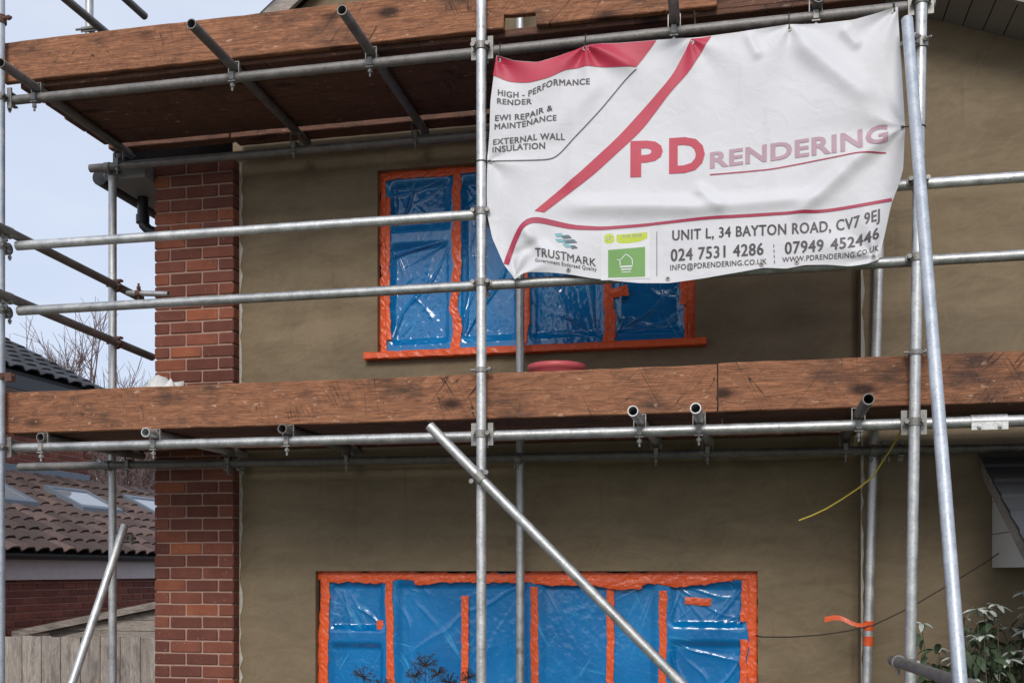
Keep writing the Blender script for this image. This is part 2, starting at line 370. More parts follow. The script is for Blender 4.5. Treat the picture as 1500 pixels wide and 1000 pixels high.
# pale beads along the two corners, broken edges
def bead(x, y, z0, z1, wd, seed):
    r = random.Random(seed); m = MB(); n = 90; L_ = []
    for i in range(n + 1):
        z = z0 + (z1 - z0) * i / n; k = r.random(); a_ = wd * (.35 + .65 * k) * (.25 if r.random() < .22 else 1); L_.append((z, a_))
    vs_ = []; fs = []
    for z, a_ in L_: vs_ += [(x, y, z), (x + a_, y, z), (x, y + .004, z), (x + a_, y + .004, z)]
    for i in range(n):
        k = i * 4; fs += [(k, k + 1, k + 5, k + 4), (k, k + 4, k + 6, k + 2), (k + 1, k + 3, k + 7, k + 5)]
    m.add(vs_, fs); return m.build('corner_bead', 'bead', house, (x, y, z0))
bead(-3.054, -.006, 0, 4.8, .026, 3); bead(.5725, -.1445, 0, 5.0, .020, 5)
# brick pier with every brick built
pier = MB(); pier.box(-3.572, -3.066, -.073, .45, 0, 4.80); pier = pier.build('brick_pier', 'mortar', house, (-3.32, 0, 0))
def brick_mesh(l, d, h, mat, name='brick', bev=.005, seed=0):
    m = MB(); m.box(-l / 2, l / 2, -d / 2, d / 2, -h / 2, h / 2); me = m.mesh(name, mat)
    b = bmesh.new(); b.from_mesh(me); r = random.Random(seed)
    bmesh.ops.bevel(b, geom=b.edges[:], offset=bev, segments=1, affect='EDGES')
    for v in b.verts: v.co += Vector((r.uniform(-1, 1), r.uniform(-1, 1), r.uniform(-1, 1))) * .0014
    b.to_mesh(me); b.free(); return me
GAP = .010; FULL = .2055; HALF = .098
bm_full = [brick_mesh(FULL, .1, .065, 'brick', seed=i) for i in range(4)]; bm_half = [brick_mesh(HALF, .1, .065, 'brick', seed=i + 9) for i in range(4)]
z = .004; k = 0
while z < 4.74:
    x = -3.583
    for l in ((FULL, FULL, HALF) if k % 2 else (HALF, FULL, FULL)):
        o = link('brick', (bm_full if l == FULL else bm_half)[rnd.randrange(4)], pier, (x + l / 2, -.08 + .05 + rnd.uniform(-.002, .002), z + .0325 + rnd.uniform(-.001, .001)), (0, rnd.uniform(-.004, .004), rnd.choice((0, math.pi))))
        x += l + GAP
    z += .075; k += 1
m = MB(); m.box(-3.574, -3.40, .451, 6, 0, 4.66); m.build('side_wall', 'brick_far', house, (-3.5, 3, 0))
# windows behind the film
def window(op, mulls, trans, name='window'):
    x0, x1, z0, z1 = op; x0 += .006; x1 -= .006; z1 -= .012; f = MB(); t = .045
    for a in ((x0, x0 + t, z0, z1), (x1 - t, x1, z0, z1), (x0 + t, x1 - t, z0, z0 + t), (x0 + t, x1 - t, z1 - t, z1)): f.box(a[0] + .004, a[1] - .004, .062, .125, a[2] + .004, a[3] - .004)
    fr = f.build(name, 'upvc', house, ((x0 + x1) / 2, .06, z0))
    xs = [x0 + t] + mulls + [x1 - t]
    for xm in mulls: bbox('mullion', 'upvc', fr, xm - .03, xm + .03, .060, .124, z0 + t, z1 - t, .004)
    for i in range(len(xs) - 1):
        bbox('pane', 'glass', fr, xs[i] + .03, xs[i + 1] - .03, .105, .115, z0 + t, z1 - t)
    for i, zt_ in trans: bbox('transom', 'upvc', fr, xs[i] + .03, xs[i + 1] - .03, .061, .104, zt_ - .03, zt_ + .03, .004)
    bbox('sill', 'upvc', fr, x0 - .06, x1 + .06, -.05, .06, z0 - .034, z0 - .002, .004)
    return fr
window(UW, [-1.70, -1.287, -.792], [(0, 4.29)]); window(LW, [-2.107, -1.227, -.483], [(0, 1.905), (3, 1.945)])
# roof
def slab(name, mat, a, b, y0, y1, th, parent=house):
    m = MB(); (xa, za), (xb, zb) = a, b; m.prism([(xa, za), (xb, zb), (xb, zb + th), (xa, za + th)], y0, y1); return m.build(name, mat, parent, (xa, y0, za))
ro = slab('roof', 'dtile', (-3.88, 4.80), (-1.98, 6.28), -.06, 6.2, .10); slab('roof', 'dtile', (-1.98, 6.275), (3.9, 4.135), -.46, 6.2, .12)
slab('verge_board', 'weather', (-3.40, 5.10), (-1.98, 6.205), -.092, -.063, .13); slab('verge_board', 'soffit', (-1.98, 6.23), (3.9, 4.10), -.50, -.463, .16)
n = 34
for i in range(n):
    xa = .10 + i * .098; za = ZR(xa) - .022 + .0; xb = xa + .092; slab('soffit_board', 'soffit', (xa, za), (xb, ZR(xb) - .022), -.462, -.143, .012)
bbox('eaves_box', 'soffit', house, -3.86, -3.588, -.18, 6.1, 4.69, 4.775, .004)
m = MB(); m.cyl((-3.905, -.16, 4.72), (-3.905, 6.1, 4.72), .052, n=14); m.build('gutter', 'black', house, (-3.905, 0, 4.72))
m = MB(); m.sweep([(-3.80, .15, 4.70), (-3.80, .15, 4.56), (-3.79, .15, 4.51), (-3.755, .15, 4.475), (-3.70, .15, 4.455), (-3.655, .15, 4.42), (-3.645, .15, 4.36), (-3.645, .15, 0)], .034, 12)
m.ring((-3.80, .15, 4.55), (0, 0, 1), .034, .042, .05); m.ring((-3.645, .15, 4.35), (0, 0, 1), .034, .042, .05); m.build('downpipe', 'black', house, (-3.645, .15, 0))
# porch roof on the right: clad cheek, rake board, tiles
for i, (za, zb) in enumerate(((2.318, 2.487), (2.491, 2.655), (2.659, 2.86))):
    top = lambda y: 2.885 - (-.145 - y) * .50
    m = MB(); y_at = lambda z_: -.145 - (2.885 - z_) / .5
    poly = [(-.145, za), (max(-1.25, y_at(za)), za), (max(-1.25, y_at(zb)), zb), (-.145, zb)]
    vs_ = [(1.22, y, z) for y, z in poly] + [(1.245, y, z) for y, z in poly]
    m.add(vs_, [(0, 1, 2, 3), (7, 6, 5, 4)] + [(j, j + 4, (j + 1) % 4 + 4, (j + 1) % 4) for j in range(4)]); m.build('cladding_board', 'white', house, (1.23, -.145, za))
m = MB(); vs_ = [(x, y, z) for x in (1.165, 1.20) for y, z in ((-.145, 2.80), (-1.35, 2.20), (-1.35, 2.285), (-.145, 2.885))]
m.add(vs_, [(0, 1, 2, 3), (7, 6, 5, 4)] + [(j, j + 4, (j + 1) % 4 + 4, (j + 1) % 4) for j in range(4)]); m.build('rake_board', 'weather', house, (1.18, -.145, 2.8))
for i in range(7):
    y1 = -.15 - i * .175; z1 = 2.90 - i * .0875
    m = MB(); vs_ = [(x, y, z) for x in (1.15, 2.9) for y, z in ((y1, z1), (y1 - .20, z1 - .1 + .012), (y1 - .20, z1 - .1 + .034), (y1, z1 + .016))]
    m.add(vs_, [(0, 1, 2, 3), (7, 6, 5, 4)] + [(j, j + 4, (j + 1) % 4 + 4, (j + 1) % 4) for j in range(4)]); m.build('tile_course', 'dtile', house, (2, y1, z1))
bbox('porch_ceiling', 'soffit', house, 1.247, 2.9, -1.25, -.143, 2.320, 2.335)

# ------------------------------------------------------------------ masking film and tape on the windows
def sstep(a_, b_, x): t = np.clip((x - a_) / (b_ - a_), 0, 1); return t * t * (3 - 2 * t)
def film_sheet(op, mulls, trans, nx_, nz_, seed, fold):
    x0, x1, z0, z1 = op; e_ = .012
    X, Z = np.meshgrid(np.linspace(x0 + e_, x1 - e_, nx_), np.linspace(z0 + e_, z1 - e_, nz_))
    xs = [x0 + .055] + mulls + [x1 - .055]; Y = np.full_like(X, .052)
    for i in range(len(xs) - 1):
        a0, a1 = xs[i] + (.03 if i else 0), xs[i + 1] - (.03 if i < len(xs) - 2 else 0)
        zones = [(z0 + .055, z1 - .055)]
        for ti, zt_ in trans:
            if ti == i: zones = [(z0 + .055, zt_ - .03), (zt_ + .03, z1 - .055)]
        for b0, b1 in zones:
            mk = sstep(a0 - .005, a0 + .05, X) * (1 - sstep(a1 - .05, a1 + .005, X)) * sstep(b0 - .005, b0 + .05, Z) * (1 - sstep(b1 - .05, b1 + .005, Z))
            Y += mk * (.030 + .008 * (vnoise(X * 4, Z * 4, seed + i) - .5))
            r_ = random.Random(seed * 31 + i * 7 + int(b0 * 10))
            for cx, cz in ((a0, b0), (a1, b0), (a0, b1), (a1, b1), (r_.uniform(a0, a1), r_.choice((b0, b1)))):
                d = np.hypot(X - cx, Z - cz); an = np.arctan2(Z - cz, X - cx); kf = r_.uniform(6, 11)
                wob = (vnoise(X * 5 + seed, Z * 5, seed + 3) - .5) * 2.2
                rid = 1 - np.abs(np.sin(an * kf + r_.uniform(0, 6) + wob)); sec = vnoise(np.cos(an) * 4 + 20 + i, np.sin(an) * 4 + 9, seed + 11)
                Y -= mk * fold * r_.choice((0, .15, .5, .9, 1.3)) * .024 * rid ** 4 * sstep(.48, .8, sec) * np.minimum(d / .06, 1) * np.exp(-d / r_.uniform(.22, .55))
    # fine crumple near edges and mullions
    q = vnoise(X * 38 + Z * 13, Z * 30 - X * 9, seed + 5) + .5 * vnoise(X * 85, Z * 70, seed + 6)
    Y -= .0026 * fold * (q - .7) * (.35 + .65 * sstep(.45, .7, vnoise(X * 3.2, Z * 3.2, seed + 8)))
    if fold < .7: Y += .0016 * np.sin(X * 62 + 1.5 * vnoise(X * 2, Z * .6, 4)) * sstep(.3, .6, vnoise(X * 1.3, Z * .4, 9))
    Y = np.minimum(Y, .096)
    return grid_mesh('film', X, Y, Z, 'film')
def tape(parent, pts, wd, seed, y=.046, jag=.007, amp=.0065):
    """strip of tape along a polyline in the window plane, uneven hand-torn edges"""
    r_ = random.Random(seed); P_ = [Vector((x, 0, z)) for x, z in pts]; S_ = []
    for i in range(len(P_) - 1):
        n_ = max(2, int((P_[i + 1] - P_[i]).length / .018))
        S_ += [P_[i].lerp(P_[i + 1], j / n_) for j in range(n_)]
    S_.append(P_[-1]); vs_ = []; fs = []; N_ = len(S_); w1 = w2 = 0; off = 0
    for i, p in enumerate(S_):
        d = (S_[min(i + 1, N_ - 1)] - S_[max(i - 1, 0)]).normalized(); nrm = Vector((-d.z, 0, d.x))
        w1 = .8 * w1 + r_.uniform(-1, 1) * jag * .6; w2 = .8 * w2 + r_.uniform(-1, 1) * jag * .6; off = .9 * off + r_.uniform(-1, 1) * amp * .3
        if r_.random() < .05: w1 += jag * r_.uniform(-1.6, 1.6)
        for j in range(5):
            t = j / 4 - .5; q = p + nrm * (t * wd + (w1 if j == 4 else (-w2 if j == 0 else 0)) + off)
            vs_.append((q.x, y - (.0022 if j not in (0, 4) else 0) - r_.uniform(0, amp * .55), q.z))
        vs_.append((vs_[-5][0], y + .004, vs_[-5][2])); vs_.append((vs_[-2][0], y + .004, vs_[-2][2]))
    for i in range(N_ - 1):
        a_, b_ = i * 7, i * 7 + 7
        fs += [(a_ + j, b_ + j, b_ + j + 1, a_ + j + 1) for j in range(4)] + [(a_, a_ + 5, b_ + 5, b_), (a_ + 4, b_ + 4, b_ + 6, a_ + 6)]
    m = MB(); m.add(vs_, fs, False); return m.build('tape', 'tape', parent, (pts[0][0], y, pts[0][1]))
def sill_tape(parent, x0, x1, z0, z1, seed):
    m = MB(); r_ = random.Random(seed); n_ = 60; vs_ = []; fs = []
    for i in range(n_ + 1):
        x = x0 + (x1 - x0) * i / n_; j = lambda: r_.uniform(-.0022, .0022)
        vs_ += [(x, .05, z1 + .006 + j()), (x, -.05 + j(), z1 + .003 + j()), (x, -.057 + j(), z1 - .006), (x, -.057 + j(), z0 + .002 + j()), (x, -.05, z0 - .003 + j()), (x, .0 - .003, z0 - .003)]
    for i in range(n_): fs += [(i * 6 + k_, i * 6 + k_ + 1, i * 6 + k_ + 7, i * 6 + k_ + 6) for k_ in range(5)]
    fs += [tuple(range(6)), tuple(reversed(range(n_ * 6, n_ * 6 + 6)))]; m.add(vs_, fs); return m.build('tape', 'tape', parent, (x0, 0, z0))
um = empty('window_masking', (-1.23, .05, 3.59), 'crinkled blue film taped in orange over the upper window', 'film', 'taped window coverings')
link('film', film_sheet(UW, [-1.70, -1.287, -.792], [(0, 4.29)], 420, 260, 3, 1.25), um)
x0, x1, z0, z1 = UW
tape(um, [(x0 + .02, z0), (x0 + .02, 3.9), (x0 + .024, 4.3), (x0 + .02, z1 - .004)], .042, 1); tape(um, [(x0 + .052, 3.68), (x0 + .045, 4.0), (x0 + .052, 4.53)], .03, 2, .043)
tape(um, [(x0, z1 - .022), (-1.6, z1 - .024), (x1, z1 - .022)], .044, 3); tape(um, [(-1.685, z1 - .03), (-1.70, 4.3), (-1.69, 4.05), (-1.715, 3.85), (-1.69, 3.74), (-1.705, 3.60)], .052, 4, amp=.010)
tape(um, [(-1.287, z1 - .03), (-1.29, 4.1), (-1.275, 3.8), (-1.30, 3.60)], .05, 5); tape(um, [(-.792, z1 - .03), (-.80, 4.1), (-.79, 3.85), (-.795, 3.60)], .056, 6, amp=.008)
tape(um, [(-.765, 3.79), (-.775, 3.61)], .03, 7, .043); tape(um, [(-.78, 3.885), (-.68, 3.905)], .05, 17, .043)
tape(um, [(x1 - .022, z1 - .004), (x1 - .022, 4.2), (x1 - .026, 3.9), (x1 - .022, 3.6)], .046, 8, amp=.008); tape(um, [(x1 - .058, 4.3), (x1 - .062, 3.8)], .04, 9, .043); tape(um, [(x1 - .05, 3.79), (x1 - .05, 3.61)], .025, 19, .043)
sill_tape(um, x0 - .068, x1 + .064, z0 - .036, z0, 5)
lm = empty('window_masking', (-1.26, .05, 1.02), 'blue film with long orange tape strips over the wide lower window', 'film', 'taped window coverings')
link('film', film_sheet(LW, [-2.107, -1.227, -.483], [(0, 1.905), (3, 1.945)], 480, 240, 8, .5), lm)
x0, x1, z0, z1 = LW
tape(lm, [(x0 + .028, z0), (x0 + .03, 1.6), (x0 + .034, 1.95), (x0 + .036, z1 - .004)], .06, 21); tape(lm, [(x0, z1 - .026), (-1.9, z1 - .024), (-1.5, z1 - .03), (-.9, z1 - .03), (x1, z1 - .026)], .052, 22, jag=.008)
tape(lm, [(-2.5, z1 - .052), (-2.1, z1 - .05)], .03, 31, .043, .010); tape(lm, [(-1.95, z1 - .058), (-1.3, z1 - .05), (-.6, z1 - .075)], .045, 32, .043, .011)
tape(lm, [(-.62, z1 - .06), (-.35, z1 - .058), (-.1, z1 - .04)], .05, 33, .042, .012)
tape(lm, [(-2.108, z1 - .05), (-2.11, 1.9), (-2.10, 1.5), (-2.107, z0)], .046, 23, jag=.003); tape(lm, [(-1.645, 2.155), (-1.648, 1.7), (-1.645, z0)], .042, 24, .066, .002)
tape(lm, [(-1.227, z1 - .09), (-1.225, 1.7), (-1.227, z0)], .044, 25, jag=.002); tape(lm, [(-.785, z1 - .105), (-.785, 1.7), (-.78, z0)], .042, 26, .066, .002)
tape(lm, [(-.483, z1 - .11), (-.485, 1.9), (-.483, z0)], .042, 27, jag=.003)
tape(lm, [(x1 - .028, z1 - .004), (x1 - .03, 2.0), (x1 - .034, 1.6), (x1 - .028, z0)], .054, 28); tape(lm, [(x1 - .068, z1 - .05), (x1 - .07, 2.02)], .045, 29, .043, .008); tape(lm, [(x1 - .075, 1.92), (x1 - .085, 1.4)], .045, 39, .043, .010)
tape(lm, [(-2.172, 2.005), (-2.168, 1.905)], .042, 30, .062, .003); tape(lm, [(-.36, 2.135), (-.215, 2.128)], .042, 34, .068, .003)
sill_tape(lm, x0 - .06, x1 + .06, z0 - .036, z0, 6)

# ------------------------------------------------------------------ scaffold
scaf = empty('scaffold', (-1.5, -.65, 0), 'steel tube scaffold with timber board decks around the rendered house', 'scaffold')
def tube_between(name, p, q, mat, parent=scaf, r=.0242, sag=0):
    p, q = Vector(p), Vector(q); m = MB(); u, v = m.frame(q - p); n = 20; L_ = (q - p).length; k = max(1, int(L_ / .5)); vs_ = []
    for i in range(k + 1):
        t = i / k; c_ = p.lerp(q, t) + Vector((0, 0, -sag * 4 * t * (1 - t)))
        vs_ += [c_ + (u * math.cos(2 * math.pi * j / n) + v * math.sin(2 * math.pi * j / n)) * r for j in range(n)]
    m.add(vs_, [(i * n + j, (i + 1) * n + j, (i + 1) * n + (j + 1) % n, i * n + (j + 1) % n) for i in range(k) for j in range(n)], True)
    dd = (q - p).normalized(); ri = r - .0045; depth = min(.25, L_ * .3)
    for c_, sg in ((p, 1), (q, -1)):       # open ends: rim and bore
        rg = [c_ + (u * math.cos(2 * math.pi * j / n) + v * math.sin(2 * math.pi * j / n)) * rr for rr in (r, ri) for j in range(n)]
        rg += [c_ + dd * sg * depth + (u * math.cos(2 * math.pi * j / n) + v * math.sin(2 * math.pi * j / n)) * ri for j in range(n)]
        m.add(rg, [(j, (j + 1) % n, n + (j + 1) % n, n + j) for j in range(n)]); m.add(rg, [(n + j, n + (j + 1) % n, 2 * n + (j + 1) % n, 2 * n + j) for j in range(n)], True)
        m.add(rg[2 * n:], [tuple(range(n))])
    return m.build(name, mat, parent, p)
# coupler meshes, shared.  local frame: upright tube along z at the origin, cross tube along x at y = +.05
def double_coupler(plates=True):
    m = MB()
    m.ring((0, 0, 0), (0, 0, 1), .0245, .031, .034, 20)
    if plates:
        for sx in (-1, 1): m.box(sx * .041 - .013, sx * .041 + .013, .016, .026, -.054, .054); m.box(sx * .041 - .011, sx * .041 + .011, .026, .075, .026, .034); m.box(sx * .041 - .011, sx * .041 + .011, .026, .075, -.034, -.026)
    else:
        m.ring((0, .05, 0), (1, 0, 0), .0245, .031, .036, 20)
    for sx in (-1, 1):
        m.cyl((sx * .036, -.028, 0), (sx * .036, .02, 0), .006, n=8); m.cyl((sx * .036, -.034, 0), (sx * .036, -.020, 0), .011, n=6, smooth=False)
    m.box(-.046, .046, .012, .022, -.014, .014)
    m.cyl((.02, .05, -.03), (.02, .05, -.062), .006, n=8); m.cyl((.02, .05, -.040), (.02, .05, -.052), .011, n=6, smooth=False)
    return m.mesh('coupler', 'clip')
def swivel_coupler():
    m = MB(); m.ring((0, 0, 0), (0, 0, 1), .0245, .031, .042, 20); m.ring((0, -.052, 0), (0, 0, 1), .0245, .031, .042, 20)
    m.cyl((0, -.022, 0), (0, -.030, 0), .018, n=12)
    for y in (0, -.052):
        for sx in (-1, 1): m.cyl((sx * .030, y - .014, 0), (sx * .046, y - .014, 0), .0065, n=8); m.cyl((sx * .042, y - .022, 0), (sx * .042, y - .004, 0), .010, n=6, smooth=False)
    m.cyl((-.07, -.014, 0), (.07, -.014, 0), .005, n=8)
    return m.mesh('coupler', 'clip')
def clip_band():
    """local: ledger along x at the origin, transom along y at z = +.0485"""
    m = MB(); m.ring((0, 0, 0), (1, 0, 0), .0245, .029, .024, 18)
    m.box(-.030, -.0255, -.007, .007, -.005, .072); m.box(.0255, .030, -.007, .007, -.005, .072); m.box(-.030, .030, -.007, .007, .0735, .077)
    m.box(-.011, .011, -.0325, -.0285, -.022, .016); m.cyl((0, -.02, -.02), (0, -.02, -.078), .006, n=8); m.cyl((0, -.02, -.044), (0, -.02, -.058), .0125, n=6, smooth=False); m.box(-.018, .018, -.032, -.008, -.034, -.028)
    return m.mesh('clip', 'clip')
def sleeve_mesh():
    m = MB(); m.ring((0, 0, 0), (1, 0, 0), .0245, .0295, .15, 20); m.box(-.075, .075, -.030, -.024, -.040, -.006)
    for sx in (-.042, .042): m.cyl((sx, -.042, -.026), (sx, -.022, -.026), .011, n=6, smooth=False); m.cyl((sx, -.05, -.026), (sx, -.03, -.026), .006, n=8)
    return m.mesh('sleeve_coupler', 'galv')
ME_D, ME_B, ME_S, ME_C, ME_L = double_coupler(True), double_coupler(False), swivel_coupler(), clip_band(), sleeve_mesh()
ZL, ZU, ZG1, ZG2, FY, LY, RY, RLY = 2.957, 4.810, 4.020, 3.680, -1.10, -1.0515, -.20, -.2515
ZLR, ZUR = 2.924, 4.736
rx = lambda z: .66 + .016 * z                  # the right-hand standard leans slightly
# standards
tube_between('standard', (-3.885, FY, 0), (-3.885, FY, 6.3), 'bright'); tube_between('standard', (-1.258, FY, 0), (-1.258, FY, 6.3), 'galv'); tube_between('standard', (rx(0), FY, 0), (rx(6.3), FY, 6.3), 'galv')
tube_between('standard', (-3.793, RY, 0), (-3.793, RY, 4.70), 'galv'); tube_between('standard', (-1.257, RY, 0), (-1.257, RY, 6.2), 'galv'); tube_between('standard', (.552, RY, 0), (.675, RY, 4.62), 'galv')
tube_between('standard', (-3.951, RY, 5.02), (-3.951, RY, 6.3), 'galv')
# ledgers and guard rails
tube_between('ledger', (-3.87, LY, ZL), (1.02, LY, ZL), 'galv', sag=.004); tube_between('ledger', (1.024, LY, ZL), (3.4, LY, ZL), 'galv')
tube_between('ledger', (-3.865, LY, ZU), (.80, LY, ZU), 'dull', sag=.004)
tube_between('guard_rail', (-3.82, LY, ZG1 + .012), (3.2, LY, ZG1 - .006), 'galv', sag=.003); tube_between('guard_rail', (-3.81, LY, ZG2 + .005), (3.2, LY, ZG2 - .003), 'galv', sag=.003)
tube_between('ledger', (-4.40, RLY, ZLR + .016), (3.0, RLY, ZLR - .006), 'dull'); tube_between('ledger', (-3.91, RLY, ZUR + .003), (.62, RLY, ZUR), 'dull')
# transoms  (x, front y, back y, tube colour)
for x, ya, yb, mt in ((-3.69, -1.352, -.105, 'dull'), (-2.555, -1.507, -.06, 'dull'), (-1.82, -1.476, -.06, 'dull'), (-.335, -1.34, -.06, 'dull'), (.30, -1.13, -.16, 'dull')):
    tube_between('transom', (x, ya, ZU + .0485), (x - .03, yb, ZU + .0485), mt)
    link('clip', ME_C, scaf, (x - .01, LY, ZU)); link('clip', ME_C, scaf, (x - .026, RLY, ZUR + .026))
for x, ya, yb, mt in ((-3.66, -1.08, -.105, 'dull'), (-3.005, -1.15, -.06, 'galv'), (-2.268, -1.13, -.06, 'dull'), (-.505, -1.363, -.06, 'galv'), (-.231, -1.386, -.06, 'galv'), (.475, -1.49, -.16, 'dull'), (1.6, -1.2, -.16, 'dull')):
    tube_between('transom', (x, ya, ZL + .0485), (x + .01, yb, ZL + .0485), mt)
    link('clip', ME_C, scaf, (x, LY, ZL)); link('clip', ME_C, scaf, (x + .01, RLY, ZLR + .022))
# couplers on the standards
for z_, me in ((ZL, ME_D), (ZU, ME_D), (ZG1, ME_B), (ZG2, ME_B)):
    for x in (-3.885, -1.258, rx(z_)): link('coupler', me, scaf, (x, FY, z_), (0, 0, 0))
for x in (-1.258, rx(3.29)):            # clips holding the toe board
    m = MB(); m.ring((x, FY, 3.262), (0, 0, 1), .0245, .032, .022, 20); m.cyl((x - .05, FY - .008, 3.262), (x + .05, FY - .008, 3.262), .006, n=8); m.cyl((x + .036, FY - .008, 3.262), (x + .05, FY - .008, 3.262), .012, n=6, smooth=False); m.build('clip', 'clip', scaf, (x, FY, 3.262))
for x, z_ in ((-3.793, ZLR + .014), (-1.257, ZLR), (.629, ZLR), (-3.793, ZUR), (-1.257, ZUR)): link('coupler', ME_B, scaf, (x, RY, z_), (0, 0, math.pi))
link('coupler', ME_D, scaf, (-2.97, RLY + .05, ZLR), (0, 0, math.pi)); link('coupler', ME_D, scaf, (.72, RLY + .05, ZLR), (0, 0, math.pi))
link('sleeve_coupler', ME_L, scaf, (1.022, LY, ZL))
# side guard rails at the left end
for za, ye, xe in ((4.082, .05, -3.752), (3.735, .17, -3.745)):
    tube_between('guard_rail', (-3.838, -1.30, za + .02), (xe, ye, za - .065), 'dull'); link('coupler', ME_B, scaf, (-3.885, FY, za + .008), (0, 0, R(-90)))
    m = MB(); yq = -.2; m.ring((-3.77, yq, za - .052), (0, 1, 0), .0245, .032, .034); m.cyl((-3.82, yq - .02, za - .052), (-3.72, yq - .02, za - .052), .007, n=8); m.box(-3.79, -3.73, yq - .016, yq + .016, za - .025, za - .012); m.build('clip', 'rust', scaf, (-3.77, yq, za - .05))
tube_between('guard_rail', (-3.862, -1.3, 5.6), (-3.862, -.12, 5.6), 'dull'); tube_between('guard_rail', (-3.852, -1.2, 5.9), (-3.842, .243, 5.9), 'dull')
m = MB(); m.ring((-3.90, RY, 5.6), (0, 1, 0), .0245, .033, .04); m.box(-3.99, -3.86, RY - .03, RY - .022, 5.585, 5.615); m.cyl((-4.02, RY - .034, 5.60), (-3.84, RY - .034, 5.60), .007, n=8); m.build('clip', 'clip', scaf, (-3.9, RY, 5.6))
m = MB(); m.ring((-3.885, FY, 5.22), (0, 0, 1), .0245, .033, .04); m.cyl((-3.94, FY - .01, 5.22), (-3.81, FY - .01, 5.22), .008, n=8); m.cyl((-3.835, FY - .01, 5.22), (-3.82, FY - .01, 5.22), .013, n=6, smooth=False); m.build('clip', 'rust', scaf, (-3.885, FY, 5.22))
m = MB(); m.ring((-3.885, FY, 3.33), (0, 0, 1), .0245, .034, .03); m.cyl((-3.93, FY - .01, 3.33), (-3.79, FY - .01, 3.33), .008, n=8); m.box(-3.84, -3.80, FY - .025, FY + .01, 3.30, 3.345); m.build('clip', 'rust', scaf, (-3.885, FY, 3.33))
tube_between('tie_tube', (-3.74, -.13, 4.005), (-3.46, -.13, 3.985), 'galv', r=.017)
m = MB(); m.cyl((-3.66, -.13, 3.94), (-3.66, -.13, 4.06), .007, n=8); m.cyl((-3.66, -.13, 4.025), (-3.66, -.13, 4.04), .014, n=6, smooth=False); m.ring((-3.66, -.13, 3.999), (1, 0, 0), .0172, .022, .03); m.build('clip', 'rust', scaf, (-3.66, -.13, 3.94))
# braces and the raker
tube_between('brace', (-1.50, -1.155, 2.995), (1.46, -1.155, 0.0), 'galv')
br = Vector((1.46 + 1.50, 0, -2.995)).normalized()
sw = MB(); pc = Vector((-1.25, -1.155, 2.745))
sw.ring(pc, br, .0245, .031, .045); sw.ring((-1.258, FY, 2.745), (0, 0, 1), .0245, .031, .045); sw.cyl(pc + Vector((0, .024, 0)), pc + Vector((0, .03, 0)), .02, n=12)
for q in (-1, 1): sw.cyl(pc + Vector((q * .036, -.03, q * .02)), pc + Vector((q * .036, .01, q * .02)), .0065, n=8); sw.cyl(pc + Vector((q * .036, -.034, q * .02)), pc + Vector((q * .036, -.022, q * .02)), .012, n=6, smooth=False)
sw.build('coupler', 'clip', scaf, pc)
tube_between('brace', (-3.672, -.262, 2.575), (-3.86, -.97, .86), 'galv'); link('coupler', ME_S, scaf, (-3.735, -.205, 2.50), (0, 0, R(90)))
tube_between('raker', (.668, -1.165, 4.70), (.715, -2.98, .0), 'bright'); link('coupler', ME_S, scaf, (rx(4.64), FY, 4.62), (0, 0, R(-50)))
tube_between('raker_tie', (.628, -1.02, 1.898), (.79, -2.4, 1.898), 'dull'); link('coupler', ME_B, scaf, (rx(1.9), FY, 1.90), (0, 0, R(90)))
# boards
def board(name, x0, x1, y0, y1, z0, z1, mat, seed, notch=None):
    r_ = random.Random(seed); n_ = max(6, int((x1 - x0) / .06)); m = MB(); vs_ = []; fs = []; wy = wz = 0; wa = .004
    xs = [x0 + (x1 - x0) * i / n_ for i in range(n_ + 1)]
    if notch: xs = sorted(set([x for x in xs if min(abs(x - notch[0]), abs(x - notch[1])) > .02] + [notch[0] - .001, notch[0] + .001, notch[1] - .001, notch[1] + .001]))
    for x in xs:
        wz = .75 * wz + r_.uniform(-1, 1) * .0011; wy = .85 * wy + r_.uniform(-1, 1) * .0008; b = .004
        zb = z0 + (notch[2] + r_.uniform(-.004, .004) if notch and notch[0] < x < notch[1] else 0)
        zt_ = z1 + wz + r_.uniform(-.0012, .0012); zb += r_.uniform(-.0012, .0012)
        vs_ += [(x, y0 + wy, zb + b), (x, y0 + b + wy, zb), (x, y1 - b + wy, zb), (x, y1 + wy, zb + b), (x, y1 + wy, zt_ - b), (x, y1 - b + wy, zt_), (x, y0 + b + wy, zt_), (x, y0 + wy, zt_ - b)]
    N_ = len(xs)
    for i in range(N_ - 1): fs += [(i * 8 + j, i * 8 + (j + 1) % 8, i * 8 + 8 + (j + 1) % 8, i * 8 + 8 + j) for j in range(8)]
    fs += [tuple(range(8)), tuple(reversed(range((N_ - 1) * 8, N_ * 8)))]; m.add(vs_, fs); return m.build(name, mat, scaf, ((x0 + x1) / 2, y0, z0))
board('toe_board', -3.90, -.150, -1.062, -1.024, 3.034, 3.252, 'toe', 1); board('toe_board', -.143, 3.4, -1.066, -1.028, 3.034, 3.256, 'toe', 2)
board('toe_board', -3.895, -.150, -1.062, -1.024, 4.905, 5.117, 'toe', 3, (-1.157, -1.0, .062)); board('toe_board', -.19, .58, -1.02, -.982, 4.905, 5.11, 'deck', 4)
